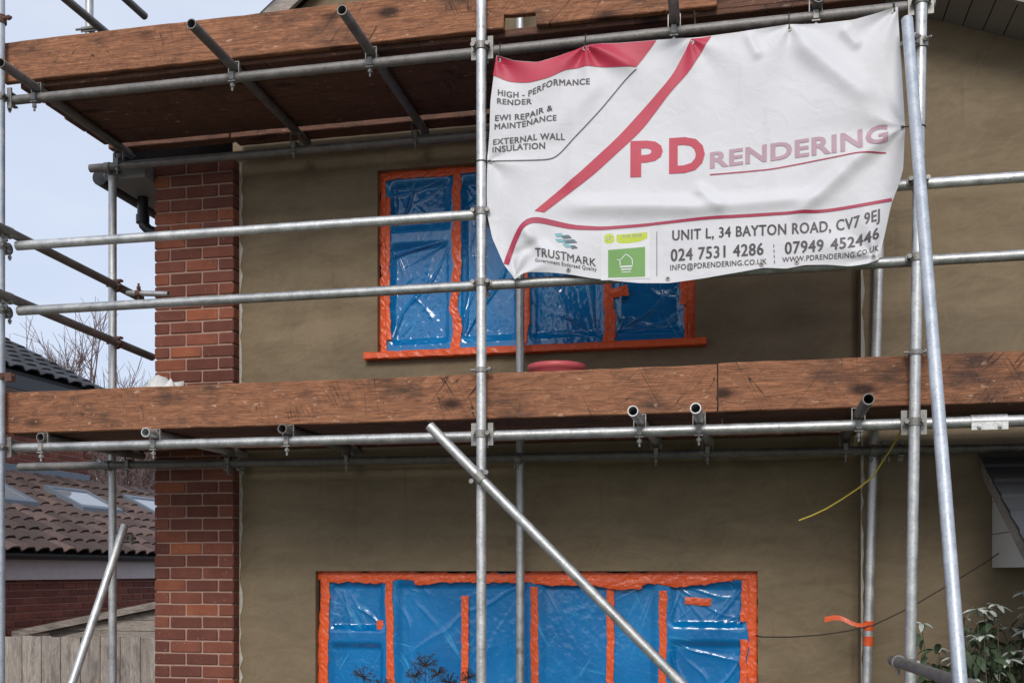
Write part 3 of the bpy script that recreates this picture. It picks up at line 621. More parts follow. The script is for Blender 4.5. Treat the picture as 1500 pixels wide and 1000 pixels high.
for z0_, lx, rxx in ((3.0305, -3.90, 3.3), (4.8835, -3.84, .60)):
    for i in range(4):
        ya = -1.018 + i * .1985; o_ = .12 * (i % 2) - .06
        board('deck_board', lx + rnd.uniform(0, .05), -.2 + o_, ya, ya + .1935, z0_, z0_ + .038, 'deck', 10 + i + int(z0_ * 10)); board('deck_board', -.19 + o_, rxx, ya, ya + .1935, z0_, z0_ + .038, 'deck', 40 + i + int(z0_ * 10))
    board('deck_board', lx, -3.04, -.170, -.088, z0_, z0_ + .038, 'deck', 97 + int(z0_))
    board('deck_board', -3.03, .55, -.165, -.035, z0_, z0_ + .038, 'deck', 77 + int(z0_))

# ------------------------------------------------------------------ banner
ban = empty('banner', (-.28, -1.10, 3.64), 'large white vinyl advertising banner with red stripes tied across the scaffold', 'banner')
TOP = [(-1.183, 4.759), (-1.10, 4.724), (-.985, 4.706), (-.88, 4.728), (-.755, 4.762), (-.68, 4.768), (-.60, 4.762), (-.439, 4.757), (-.273, 4.750), (-.05, 4.752), (.175, 4.762), (.30, 4.752), (.45, 4.751), (.55, 4.768), (.638, 4.791)]
BOT = [(-1.093, 3.686), (-1.06, 3.706), (-1.027, 3.715), (-.93, 3.710), (-.846, 3.698), (-.73, 3.672), (-.62, 3.653), (-.5, 3.636), (-.367, 3.629), (-.2, 3.642), (-.057, 3.659), (.06, 3.674), (.16, 3.664), (.24, 3.676), (.34, 3.672), (.43, 3.660), (.508, 3.662), (.558, 3.683)]
LEF = [(-1.093, 3.686), (-1.143, 3.754), (-1.203, 3.888), (-1.228, 4.0), (-1.231, 4.087), (-1.228, 4.283), (-1.217, 4.40), (-1.212, 4.543), (-1.183, 4.759)]
RIG = [(.558, 3.683), (.585, 3.80), (.61, 3.922), (.64, 4.0), (.659, 4.07), (.667, 4.251), (.660, 4.38), (.653, 4.524), (.645, 4.66), (.638, 4.791)]
def resamp(P_, n):
    P_ = np.array(P_); d = np.r_[0, np.cumsum(np.hypot(*np.diff(P_, axis=0).T))]; t = np.linspace(0, d[-1], n)
    out_ = np.stack([np.interp(t, d, P_[:, 0]), np.interp(t, d, P_[:, 1])], -1)
    for _ in range(3): out_[1:-1] = (out_[:-2] + 2 * out_[1:-1] + out_[2:]) / 4
    return out_
def BD(x, z):
    """depth of the banner cloth at (x, z): sag, creases and puckers at the ties"""
    x = np.asarray(x, float); z = np.asarray(z, float); y = np.full_like(x, -1.102)
    y += .010 * np.sin((x + 1.2) * 2.2) * np.sin((z - 3.6) * 2.4) + .010 * (vnoise(x * 2.2 + 5, z * 2.2, 1) - .5) + .005 * (vnoise(x * 6, z * 6 + 3, 2) - .5)
    for i, (tx, tz) in enumerate(((-1.183, 4.759), (-.755, 4.762), (-.273, 4.75), (.175, 4.762), (.638, 4.791), (.660, 4.25), (-1.22, 4.26), (.54, 3.69), (-1.09, 3.69))):
        d = np.hypot(x - tx, z - tz); an = np.arctan2(z - tz, x - tx); amp = (.013, .011, .006, .011, .013, .009, .008, .012, .014)[i]
        y += amp * np.sin(an * (5 + i % 3) + i) * np.minimum(d / .05, 1) * np.exp(-d / (.16 + .05 * (i % 3)))
    for (ax, az), (bx, bz), wd, amp in (((.199, 4.687), (.536, 4.379), .045, .016), ((-.012, 4.739), (.04, 4.623), .022, .008), ((.40, 4.72), (.473, 4.63), .022, .010), ((-.838, 4.015), (-.211, 3.968), .04, .016),
                                     ((-.272, 3.965), (.30, 3.975), .035, .010), ((.20, 3.90), (.43, 4.10), .035, .014), ((-.241, 4.06), (-.118, 3.95), .028, .011), ((-1.06, 3.93), (-.93, 3.79), .028, .013), ((-.747, 4.765), (-.523, 4.634), .03, .009),
                                     ((.652, 4.248), (.42, 4.10), .035, .012), ((-1.10, 3.80), (-.98, 3.86), .022, -.009), ((-.66, 4.60), (-.95, 4.35), .05, .006), ((-.80, 4.46), (-.83, 4.10), .03, .004)):
        L2 = (bx - ax) ** 2 + (bz - az) ** 2; t = ((x - ax) * (bx - ax) + (z - az) * (bz - az)) / L2
        fade = np.exp(-np.maximum(np.abs(t - .5) - .32, 0) ** 2 * 30); dd = ((x - ax) * (bz - az) - (z - az) * (bx - ax)) / math.sqrt(L2)
        y -= 1.3 * amp * fade * np.exp(-(dd / wd) ** 2)
    return np.minimum(y, -1.0785)
nu, nv = 220, 130
T_, B_ = resamp(TOP, nu), resamp(BOT, nu); L_, R_ = resamp(LEF, nv), resamp(RIG, nv)
u_ = np.linspace(0, 1, nu)[None, :, None]; v_ = np.linspace(0, 1, nv)[:, None, None]
cp = (1 - v_) * B_[None] + v_ * T_[None] + (1 - u_) * L_[:, None] + u_ * R_[:, None] - ((1 - u_) * (1 - v_) * B_[0] + u_ * (1 - v_) * B_[-1] + (1 - u_) * v_ * T_[0] + u_ * v_ * T_[-1])
BX, BZ = cp[..., 0], cp[..., 1]
sheet = link('sheet', grid_mesh('sheet', BX, BD(BX, BZ), BZ, 'vinyl'), ban)
OFF = .0024
def conform(name, verts2, faces, mat, off=OFF, step=.013, parent=None):
    """lay flat print geometry (x, z) on the cloth"""
    me = bpy.data.meshes.new(name); me.from_pydata([(x, 0, z) for x, z in verts2], [], faces); b = bmesh.new(); b.from_mesh(me)
    bmesh.ops.triangulate(b, faces=b.faces[:])
    for _ in range(5):
        es = [e_ for e_ in b.edges if e_.calc_length() > step]
        if not es: break
        bmesh.ops.subdivide_edges(b, edges=es, cuts=1); bmesh.ops.triangulate(b, faces=[f for f in b.faces if len(f.verts) > 3])
    P_ = np.array([(v.co.x, v.co.z) for v in b.verts]); yy = BD(P_[:, 0], P_[:, 1])
    for v, y in zip(b.verts, yy): v.co.y = y - off
    bmesh.ops.recalc_face_normals(b, faces=b.faces); b.to_mesh(me); b.free(); me.materials.append(M[mat]); me.update()
    return link(name, me, parent or sheet)
def strip2(a_, b_):
    n = len(a_); return list(a_) + list(b_), [(i, i + 1, n + i + 1, n + i) for i in range(n - 1)]
def rs(P_, n=40): return [tuple(p) for p in resamp(P_, n)]
def line2(P_, wd, n=40):
    q = np.array(rs(P_, n)); d = np.gradient(q, axis=0); d /= np.linalg.norm(d, axis=1)[:, None]; nr = np.stack([-d[:, 1], d[:, 0]], -1)
    w_ = np.interp(np.linspace(0, 1, n), np.linspace(0, 1, len(wd)), wd) if hasattr(wd, '__len__') else wd
    w_ = np.asarray(w_).reshape(-1, 1) if hasattr(w_, '__len__') else w_
    return strip2([tuple(p) for p in q + nr * w_ / 2], [tuple(p) for p in q - nr * w_ / 2])
topz = lambda x: float(np.interp(x, T_[:, 0], T_[:, 1])) - .002
low = [(-1.199, 4.662), (-1.124, 4.628), (-1.025, 4.612), (-.926, 4.626), (-.844, 4.659), (-.747, 4.666), (-.619, 4.650), (-.517, 4.640)]
lo_ = rs(low, 48); up_ = [(-1.181 + (-.424 + 1.181) * i / 47, topz(-1.181 + (-.424 + 1.181) * i / 47)) for i in range(48)]
conform('red_panel', *strip2(lo_, up_), 'red')
conform('stripe', *strip2(rs([(-.266, 4.744), (-.350, 4.586), (-.460, 4.470), (-.603, 4.324), (-.812, 4.149), (-.998, 4.005)]), rs([(-.174, 4.748), (-.272, 4.594), (-.350, 4.523), (-.492, 4.346), (-.715, 4.158), (-.952, 3.995)])), 'red')
conform('rule', *line2([(-.517, 4.631), (-.571, 4.588), (-.683, 4.458), (-.903, 4.243), (-1.0, 4.246), (-1.222, 4.256)], .0055), 'ink')
conform('rule', *line2([(-1.134, 3.757), (-1.121, 3.815), (-1.084, 3.894), (-1.048, 3.950), (-1.008, 3.967), (-.942, 3.953), (-.812, 3.915), (-.683, 3.900), (-.492, 3.903), (-.272, 3.913), (-.180, 3.916), (.303, 3.911), (.507, 3.927), (.612, 3.940)], [.024, .028, .024, .015, .012, .013, .014, .013, .014, .014], 90), 'dred')
conform('rule', *line2([(-.18, 4.113), (.094, 4.117), (.303, 4.140), (.449, 4.156), (.588, 4.148)], .0055), 'dred')
conform('rule', *line2([(-.422, 3.870), (-.422, 3.664)], .003, 14), 'ink')
for i in range(4): conform('rule', *line2([(.104 + .001 * i, 3.776 - i * .024), (.105 + .001 * i, 3.762 - i * .024)], .004, 4), 'ink')
def poly(name, pts, mat, off=OFF): conform(name, pts, [tuple(range(len(pts)))], mat, off)
for pts, mt in (([(-.903, 3.892), (-.870, 3.893), (-.854, 3.876), (-.890, 3.875)], 'teal'), ([(-.874, 3.880), (-.835, 3.881), (-.818, 3.864), (-.857, 3.863)], 'slate'), ([(-.900, 3.866), (-.864, 3.864), (-.844, 3.846), (-.884, 3.849)], 'teal'),
                ([(-.864, 3.857), (-.809, 3.857), (-.792, 3.840), (-.848, 3.840)], 'slate'), ([(-.864, 3.841), (-.838, 3.839), (-.818, 3.819), (-.848, 3.821)], 'teal'), ([(-.828, 3.829), (-.805, 3.828), (-.789, 3.814), (-.818, 3.812)], 'slate')): poly('emblem', pts, mt, .0026)
poly('print_patch', [(-.682, 3.884), (-.452, 3.884), (-.452, 3.655), (-.682, 3.658)], 'pwhite', .0018)
poly('emblem', [(-.667, 3.862), (-.655, 3.872), (-.633, 3.873), (-.621, 3.862), (-.618, 3.838), (-.630, 3.828), (-.655, 3.827), (-.667, 3.838)], 'lime')
poly('emblem', [(-.609, 3.866), (-.466, 3.870), (-.466, 3.842), (-.500, 3.829), (-.55, 3.824), (-.590, 3.825), (-.609, 3.834)], 'lime')
poly('emblem', [(-.648, 3.797), (-.476, 3.803), (-.476, 3.664), (-.648, 3.668)], 'green')
for pl_ in ([(-.607, 3.750), (-.592, 3.745), (-.565, 3.776), (-.535, 3.750), (-.535, 3.722)], [(-.592, 3.745), (-.592, 3.722)]): conform('emblem', *line2(pl_, .004, 24), 'pwhite', .0036)
for k_ in range(3): conform('emblem', *line2([(-.592 + .004 * k_, 3.716 - .013 * k_), (-.535 - .004 * k_, 3.716 - .013 * k_)], .008 - .002 * k_, 6), 'pwhite', .0036)
# lettering: (text, baseline, cap height start, end, colour, boldness)
TEXTS = [
 ('P', [(-.545, 4.138), (-.395, 4.132)], .158, .158, 'red', .036), ('D', [(-.366, 4.140), (-.203, 4.136)], .155, .155, 'red', .036),
 ('RENDERING', [(-.180, 4.144), (-.012, 4.153), (.154, 4.161), (.391, 4.170), (.493, 4.183), (.594, 4.192)], .070, .082, 'mauve', .030),
 ('HIGH - PERFORMANCE', [(-1.174, 4.566), (-1.108, 4.549), (-1.031, 4.545), (-.959, 4.571), (-.910, 4.590), (-.734, 4.577)], .028, .028, 'ink', .007),
 ('RENDER', [(-1.178, 4.527), (-1.108, 4.513), (-1.012, 4.511)], .026, .026, 'ink', .007),
 ('EWI REPAIR &', [(-1.188, 4.445), (-1.041, 4.441), (-.956, 4.467), (-.913, 4.473)], .027, .027, 'ink', .007),
 ('MAINTENANCE', [(-1.191, 4.405), (-1.064, 4.404), (-.962, 4.425), (-.893, 4.423)], .027, .027, 'ink', .007),
 ('EXTERNAL WALL', [(-1.198, 4.332), (-1.074, 4.335), (-.985, 4.343), (-.854, 4.331)], .026, .030, 'ink', .007),
 ('INSULATION', [(-1.201, 4.296), (-1.074, 4.302), (-.949, 4.297)], .026, .030, 'ink', .007),
 ('TRUST', [(-.995, 3.790), (-.92, 3.775), (-.844, 3.758)], .040, .040, 'ink', .007), ('MARK', [(-.840, 3.757), (-.77, 3.740), (-.705, 3.724)], .036, .036, 'ink', .003),
 ('Government Endorsed Quality', [(-.995, 3.764), (-.844, 3.732), (-.702, 3.702)], .018, .018, 'ink', .006),
 ('SC', [(-.657, 3.840), (-.627, 3.841)], .022, .022, 'pwhite', .004), ('PAS 2030', [(-.580, 3.850), (-.492, 3.852)], .013, .013, 'pwhite', .004),
 ('UNIT L, 34 BAYTON ROAD, CV7 9EJ', [(-.350, 3.824), (-.076, 3.823), (.136, 3.818), (.297, 3.817), (.443, 3.825), (.560, 3.853)], .046, .050, 'ink', .008),
 ('024 7531 4286', [(-.357, 3.729), (.058, 3.733)], .055, .054, 'ink', .008), ('07949', [(.154, 3.729), (.320, 3.733)], .054, .052, 'ink', .008), ('452446', [(.352, 3.734), (.452, 3.741), (.51, 3.755), (.557, 3.775)], .051, .048, 'ink', .008),
 ('INFO@PDRENDERING.CO.UK', [(-.360, 3.687), (.073, 3.690)], .026, .024, 'ink', .006), ('WWW.PDRENDERING.CO.UK', [(.142, 3.693), (.237, 3.695), (.461, 3.696), (.557, 3.722)], .022, .024, 'ink', .006)]
tmp = []
for tx, base, h0, h1, mt, bold in TEXTS:
    cu = bpy.data.curves.new('lettering', 'FONT'); cu.body = tx; cu.size = 1; cu.offset = bold if bold > .02 else 0; cu.resolution_u = 3; cu.fill_mode = 'FRONT'
    cu.space_character = 1.05 if bold > .02 else 1.08
    o = bpy.data.objects.new('lettering_source', cu); C.objects.link(o); tmp.append(o)
bpy.context.view_layer.update(); dg = bpy.context.evaluated_depsgraph_get()
for o, (tx, base, h0, h1, mt, bold) in zip(tmp, TEXTS):
    me = o.evaluated_get(dg).to_mesh(); V = np.array([v.co[:] for v in me.vertices]); F_ = [tuple(p.vertices) for p in me.polygons]
    xa, xb = V[:, 0].min(), V[:, 0].max(); cap = .70 if not tx.startswith('Gov') else .72
    t = (V[:, 0] - xa) / (xb - xa); bb = np.array(rs(base, 60)) if len(base) > 2 else np.array(base)
    d = np.r_[0, np.cumsum(np.hypot(*np.diff(bb, axis=0).T))]; d /= d[-1]
    X = np.interp(t, d, bb[:, 0]); Zb = np.interp(t, d, bb[:, 1]); Hh = h0 + (h1 - h0) * t
    off_ = .0034 if mt == 'pwhite' else OFF; kx = (bb[-1, 0] - bb[0, 0]) / (xb - xa); nv_ = len(V)
    if bold > .02: conform('lettering', list(zip(X, Zb + V[:, 1] / cap * Hh)), F_, mt, off_, .014)
    else:
        sh_ = .03 if bold >= .007 else .015; ordf = sorted(F_, key=lambda f: min(V[i, 0] for i in f)); words = []; mxx = -9
        for f in ordf:                     # one object for each word
            if min(V[i, 0] for i in f) - mxx > .19: words.append([])
            words[-1].append(f); mxx = max(mxx, max(V[i, 0] for i in f))
        for wf in words:
            ids = sorted({i for f in wf for i in f}); mp_ = {i: k for k, i in enumerate(ids)}; ids = np.array(ids); pts = []; fc = []
            for c_, (dx, dz) in enumerate(((-1, 0), (0, .6), (1, 0), (0, -.6))):
                pts += list(zip(X[ids] + dx * sh_ * kx, Zb[ids] + (V[ids, 1] / cap + dz * sh_) * Hh[ids])); fc += [tuple(mp_[i] + c_ * len(ids) for i in f) for f in wf]
            conform('lettering', pts, fc, mt, off_, .014)
    o.evaluated_get(dg).to_mesh_clear()
for o in tmp:
    cu = o.data; bpy.data.objects.remove(o); bpy.data.curves.remove(cu)
# eyelets and ties
m = MB(); m.ring((0, 0, 0), (0, 1, 0), .0045, .011, .004, 16); EY = m.mesh('eyelet', 'clip')
m = MB(); m.cyl((0, -.003, 0), (0, .0, 0), .0055, n=12); HO = m.mesh('eyelet_hole', 'black')
def tie(p, q):
    m = MB(); m.sweep([Vector(p), Vector(p).lerp(Vector(q), .5) + Vector((0, -.004, 0)), Vector(q)], .0022, 6); m.build('cable_tie', 'cable', ban, p)
for ex, ez in ((-1.172, 4.735), (-.758, 4.748), (-.262, 4.728), (.172, 4.742), (.622, 4.770), (.655, 4.250), (-1.214, 4.255), (-.835, 3.715), (-.372, 3.650), (.05, 3.690), (.205, 3.690), (.535, 3.695)):
    y = float(BD(np.array([ex]), np.array([ez]))[0]); link('eyelet', EY, ban, (ex, y - .002, ez)); link('eyelet_hole', HO, ban, (ex, y - .0015, ez))
for ex, ez in ((-1.172, 4.735), (-.758, 4.748), (.172, 4.742), (.622, 4.770)):
    m = MB(); y = float(BD(np.array([ex]), np.array([ez]))[0]); m.sweep([(ex, y - .006, ez), (ex, y - .008, ez + .03), (ex, LY - .030, 4.80), (ex, LY - .027, 4.825), (ex, LY, 4.84)], .0024, 6); m.build('cable_tie', 'cable', ban, (ex, y, ez))
def band_tie(x, z_, ex):
    m = MB(); m.ring((x, FY, z_), (0, 0, 1), .0246, .027, .006, 18); y = float(BD(np.array([ex]), np.array([z_]))[0]); m.sweep([(x + math.copysign(.024, ex - x), FY - .012, z_), (ex, y - .006, z_)], .0024, 6); m.build('cable_tie', 'cable', ban, (x, FY, z_))
band_tie(-1.258, 4.257, -1.214); band_tie(rx(4.25), 4.252, .655); tie((-1.088, -1.10, 3.70), (-1.10, -1.077, 3.60))

# ------------------------------------------------------------------ small things
m = MB(); n = 28; prof = [(.115, 3.070), (.140, 3.33), (.150, 3.335), (.151, 3.362), (.140, 3.364), (.132, 3.33), (.108, 3.09)]; vs_ = []
for r_, z_ in prof: vs_ += [(-.98 + r_ * math.cos(2 * math.pi * i / n), -.60 + r_ * math.sin(2 * math.pi * i / n), z_) for i in range(n)]
m.add(vs_, [(k * n + i, k * n + (i + 1) % n, (k + 1) * n + (i + 1) % n, (k + 1) * n + i) for k in range(len(prof) - 1) for i in range(n)], True); m.add(vs_[:n], [tuple(reversed(range(n)))])
bk = empty('bucket', (-.98, -.60, 3.070), 'red plastic bucket standing on the lower scaffold deck', 'bucket'); m.build('tub', 'bucket', bk, (-.98, -.60, 3.07))
m = MB(); m.sweep([(-.98 + .146 * math.cos(t), -.60 + .15 * math.sin(t) * 1.0, 3.345 - .02 * abs(math.sin(t))) for t in [math.pi * i / 12 for i in range(13)]], .003, 6); m.build('handle', 'clip', bk, (-.98, -.6, 3.34))
# dust sheet: a crumpled heap
b = bmesh.new(); bmesh.ops.create_icosphere(b, subdivisions=4, radius=1)
for v in b.verts:
    p = v.co.copy(); h_ = 1 + .38 * mn.noise(p * 2.2) + .22 * mn.noise(p * 5) ; v.co = Vector((p.x * .17 * h_, p.y * .13 * h_, max(p.z, -.55) * .19 * h_ + .105))
for f in b.faces: f.smooth = True
me = bpy.data.meshes.new('dust_sheet'); b.to_mesh(me); b.free(); me.materials.append(M['cloth'])
o = link('dust_sheet', me, None, (-3.215, -.62, 3.072)); tag(o, 'crumpled white dust sheet heaped on the deck beside the brick pier', 'dust sheet')
m = MB(); m.sweep([(.715, -.62, 2.985), (.70, -.60, 2.95), (.66, -.6, 2.88), (.621, -.6, 2.819), (.585, -.6, 2.76), (.516, -.6, 2.704), (.44, -.6, 2.652), (.365, -.6, 2.606), (.30, -.6, 2.575), (.235, -.6, 2.55)], .0042, 8)
tag(m.build('wire', 'yellow', None, (.715, -.6, 2.98)), 'loose yellow wire hanging from under the lower deck', 'wire')
pts = [(.03, -.01, 1.945), (.06, -.08, 1.942), (.20, -.25, 1.953), (.35, -.28, 1.967), (.49, -.29, 1.99), (.621, -.3, 2.023), (.80, -.3, 2.115), (1.017, -.3, 2.252), (1.16, -.3, 2.345), (1.215, -.32, 2.39), (1.26, -.5, 2.47), (1.6, -.9, 2.75)]
m = MB(); m.sweep(pts[:10], .0038, 6)
tag(m.build('cable', 'cable', None, pts[0]), 'thin dark cable slung from the lower window across to the porch', 'cable')
ft = empty('marker_tape', (.606, -.2, 1.95), 'orange tape wrapped round the scaffold pole with a loose end flying', 'tape'); px = lambda z_: .552 + .0266 * z_
for z_ in (1.935, 2.015):
    m = MB(); m.ring((px(z_), -.2, z_), (.0266, 0, 1), .0246, .0262, .05, 18); m.build('wrap', 'tape', ft, (px(z_), -.2, z_))
vs_ = []; fs = []
for i in range(13):
    t = i / 12; x = px(2.03) - .01 - .215 * t; z_ = 2.025 + .028 * t - .012 * math.sin(t * 7); tw = .6 - .6 * t
    for s_ in (-1, 1): vs_.append((x, -.228 - .012 * math.sin(t * 5) + s_ * .011 * math.sin(tw), z_ + s_ * (.011 + .003 * t) * math.cos(tw)))
    if i: fs.append((2 * i - 2, 2 * i - 1, 2 * i + 1, 2 * i))
m = MB(); m.add(vs_, fs); m.build('streamer', 'tape', ft, (px(2.03), -.22, 2.03))

# ------------------------------------------------------------------ plants by the house
sh = empty('shrub', (1.12, -.62, 0), 'leafy shrub with pale star shaped leaf tips under the porch', 'shrub')
def leaf_mesh(name, mat, l, wd, curl):
    m = MB(); vs_ = []; fs = []; n_ = 5
    for i in range(n_ + 1):
        t = i / n_; w_ = wd * math.sin(math.pi * min(.97, t * .92 + .06)) ** .8; x = l * t; z_ = -curl * l * t * t
        vs_ += [(x, -w_, z_ + .22 * w_), (x, 0, z_), (x, w_, z_ + .22 * w_)]
        if i: k = i * 3; fs += [(k - 3, k - 2, k + 1, k), (k - 2, k - 1, k + 2, k + 1)]
    m.add(vs_, fs, True); return m.mesh(name, mat, False)
LM = [leaf_mesh('leaf', 'pleaf', .070, .0125, .25), leaf_mesh('leaf', 'pleaf', .056, .012, .5), leaf_mesh('leaf', 'leaf', .078, .017, .45), leaf_mesh('leaf', 'leaf', .065, .016, .8)]
r_ = random.Random(21); tips = []
for k in range(38):
    x = r_.uniform(.80, 1.75); y = r_.uniform(-.95, -.35); top = 1.70 + .50 * max(0, 1 - ((x - 1.28) / .58) ** 2) ** .6 - .35 * r_.random()
    if x < .95: top = min(top, 2.06)
    tips.append((x, y, top))
tips += [(.80, -.66, 2.05), (1.09, -.72, 2.115), (1.255, -.70, 2.20), (1.02, -.75, 2.0), (1.18, -.78, 1.93), (1.235, -.80, 2.03), (.96, -.72, 1.88), (1.10, -.82, 1.84), (1.20, -.85, 1.76)]
nl = 0
stm = []
for x, y, z_ in tips:
    m = MB(); bx, by = 1.15 + (x - 1.15) * .35, -.65 + (y + .65) * .4
    pts = [Vector((bx, by, .4)).lerp(Vector((x, y, z_)), t) + Vector((.03 * math.sin(5 * t + x * 9), .03 * math.cos(4 * t + y * 7), 0)) * (1 - t) for t in (0, .3, .6, .85, 1)]
    m.sweep(pts, [.010, .008, .006, .0035, .002], 5); m.build('stem', 'stem', sh, (bx, by, .4))
    a0 = r_.uniform(0, 6)
    for j in range(6):
        if nl >= 296: break
        o = link('leaf', LM[r_.randrange(2)], sh, (x, y, z_), (r_.uniform(-.3, .3), r_.uniform(-.45, .25), a0 + j * 1.05 + r_.uniform(-.15, .15))); nl += 1
gl = []
m = MB(); src = [(v.co.copy()) for v in LM[2].vertices]; sf = [tuple(p.vertices) for p in LM[2].polygons]
for x, y, z_ in tips:
    for j in range(60):
        t = r_.uniform(.03, .9); q = Vector((x, y, z_)).lerp(Vector((1.15 + (x - 1.15) * .35, -.65 + (y + .65) * .4, .4)), t * .75) + Vector((r_.gauss(0, .035), r_.gauss(0, .035), 0))
        mt_ = Matrix.LocRotScale(q, Euler((r_.uniform(-.5, .5), r_.uniform(-.3, .9), r_.uniform(0, 6.28))), (r_.uniform(.7, 1.15),) * 3); m.add([mt_ @ v for v in src], sf, True)
o = m.build('foliage', 'leaf', sh, (1.12, -.65, 1), fix=False); o['kind'] = 'stuff'
dp = empty('dried_plant', (-1.7, -.6, 0), 'dark dried plant with spiky seed heads before the lower window', 'plant'); r_ = random.Random(4)
for x, z_, s_ in ((-1.675, 1.80, .085), (-1.60, 1.765, .06), (-2.01, 1.735, .075), (-1.44, 1.74, .06), (-1.735, 1.745, .06), (-1.58, 1.70, .06), (-1.93, 1.68, .06), (-1.37, 1.68, .05)):
    y = -.6 + r_.uniform(-.08, .08); m = MB(); m.sweep([(-1.7 + (x + 1.7) * .2, -.6, 0), (-1.7 + (x + 1.7) * .6, y, z_ * .55), (x, y, z_)], [.005, .004, .0022], 5); m.build('stem', 'dry', dp, (-1.7, -.6, 0))
    h_ = MB()
    for j in range(46):
        d = Vector((r_.gauss(0, 1), r_.gauss(0, .6), r_.gauss(.35, .8))).normalized(); p = Vector((x, y, z_)); e_ = p + d * s_ * r_.uniform(.55, 1)
        h_.cyl(p, e_, .0014, .0008, 4, False)
        for _ in range(3): h_.cyl(e_, e_ + Vector((r_.gauss(0, 1), r_.gauss(0, 1), r_.gauss(0, 1))).normalized() * s_ * .17, .0016, .0008, 4, False)
    h_.build('seed_head', 'dry', dp, (x, y, z_), fix=False)

# ------------------------------------------------------------------ neighbouring house on the left
nb = empty('neighbouring_house', (-9, 5, 0), 'neighbouring red brick house with tiled lean to and skylights beyond the fence', 'house')
def brick_face(parent, x, y0, y1, z0, z1, mats, ln=.225, seed=1):
    r2 = random.Random(seed); full = [brick_mesh(.1, ln - .010, .065, mats, seed=i, bev=.004) for i in range(3)]; z_ = z0; k = 0
    while z_ + .065 < z1:
        y = y0 - (ln / 2 if k % 2 else 0)
        while y < y1: link('brick', full[r2.randrange(3)], parent, (x - .05 + r2.uniform(0, .003), y + ln / 2, z_ + .0325)); y += ln
        z_ += .075; k += 1
lw_ = MB(); lw_.box(-9.3, -7.206, .6, 9.7, 0, 2.36); lw_ = lw_.build('lean_to_wall', 'mortar', nb, (-8.2, 5, 0)); brick_face(lw_, -7.2, 2.9, 6.6, 1.66, 2.26, 'brick_far')
uw_ = MB(); uw_.box(-14, -9.206, .5, 7.62, 0, 4.80); uw_ = uw_.build('upper_wall', 'mortar', nb, (-11, 4, 0)); brick_face(uw_, -9.2, 4.9, 7.62, 3.60, 4.30, 'brick_far', seed=3)
bbox('fascia', 'fascia', nb, -7.18, -7.15, .5, 9.8, 2.21, 2.475, .004)
m = MB()
for i in range(9):
    t0 = math.pi * i / 8
vs_ = []; fs = []
for y in (.5, 9.8):
    for i in range(9): t0 = math.pi + math.pi * i / 8; vs_.append((-7.085 + .06 * math.cos(t0), y, 2.475 + .06 * math.sin(t0)))
    for i in range(9): t0 = 2 * math.pi - math.pi * i / 8; vs_.append((-7.085 + .055 * math.cos(t0), y, 2.475 + .055 * math.sin(t0)))
fs = [(i, (i + 1) % 18, 18 + (i + 1) % 18, 18 + i) for i in range(18)]; m.add(vs_, fs); m.build('gutter', 'black', nb, (-7.08, 5, 2.47))
k_ = (3.56 - 2.52) / 2.05; ang = math.atan(k_); sl_ = math.hypot(2.05, 1.04)
lr = MB(); lr.add([(-7.13, .5, 2.48), (-9.2, .5, 3.52), (-9.2, 9.75, 3.52), (-7.13, 9.75, 2.48), (-7.13, .5, 2.44), (-9.2, .5, 3.40), (-9.2, 9.75, 3.40), (-7.13, 9.75, 2.44)], [(0, 1, 2, 3), (7, 6, 5, 4), (0, 4, 5, 1), (1, 5, 6, 2), (2, 6, 7, 3), (3, 7, 4, 0)])
lr = lr.build('lean_to_roof', 'dtile', nb, (-8.1, 5, 2.5))
def pantile(mat, wd, ln, amp):
    """local x runs up the slope, y across"""
    m = MB(); n_ = 10; vs_ = []; th = .016
    for zz in (0, -th):
        for x, lift in ((0, .030), (ln, .004)):
            for i in range(n_ + 1):
                t = i / n_; vs_.append((x, (t - .5) * wd * 1.04, lift + zz + amp * (math.sin(2 * math.pi * t - .6) * .75 + .25 * math.sin(4 * math.pi * t))))
    q = n_ + 1; fs = []
    for i in range(n_):
        fs += [(i, i + 1, q + i + 1, q + i), (2 * q + i, 3 * q + i, 3 * q + i + 1, 2 * q + i + 1), (i, 2 * q + i, 2 * q + i + 1, i + 1)]
    m.add(vs_, fs, False); return m.mesh('roof_tile', mat)
PT = pantile('rtile', .23, .30, .030); rot = Matrix(((-math.cos(ang), 0, math.sin(ang)), (0, -1, 0), (math.sin(ang), 0, math.cos(ang))))
r_ = random.Random(6); rows = 9; g_ = sl_ / rows; cnt = 0
for i in range(rows):
    for j in range(33):
        y = 2.1 + j * .23 + (.0); s_ = i * g_ - .03
        if cnt >= 298: break
        link('roof_tile', PT, lr, (-7.10 - s_ * math.cos(ang), y, 2.52 + s_ * math.sin(ang) + r_.uniform(-.002, .002)), rot @ Euler((r_.uniform(-.03, .03), r_.uniform(-.02, .02), r_.uniform(-.02, .02))).to_matrix()); cnt += 1
bbox('flashing', 'lead', nb, -9.199, -9.16, .6, 7.7, 3.50, 3.66, .003)
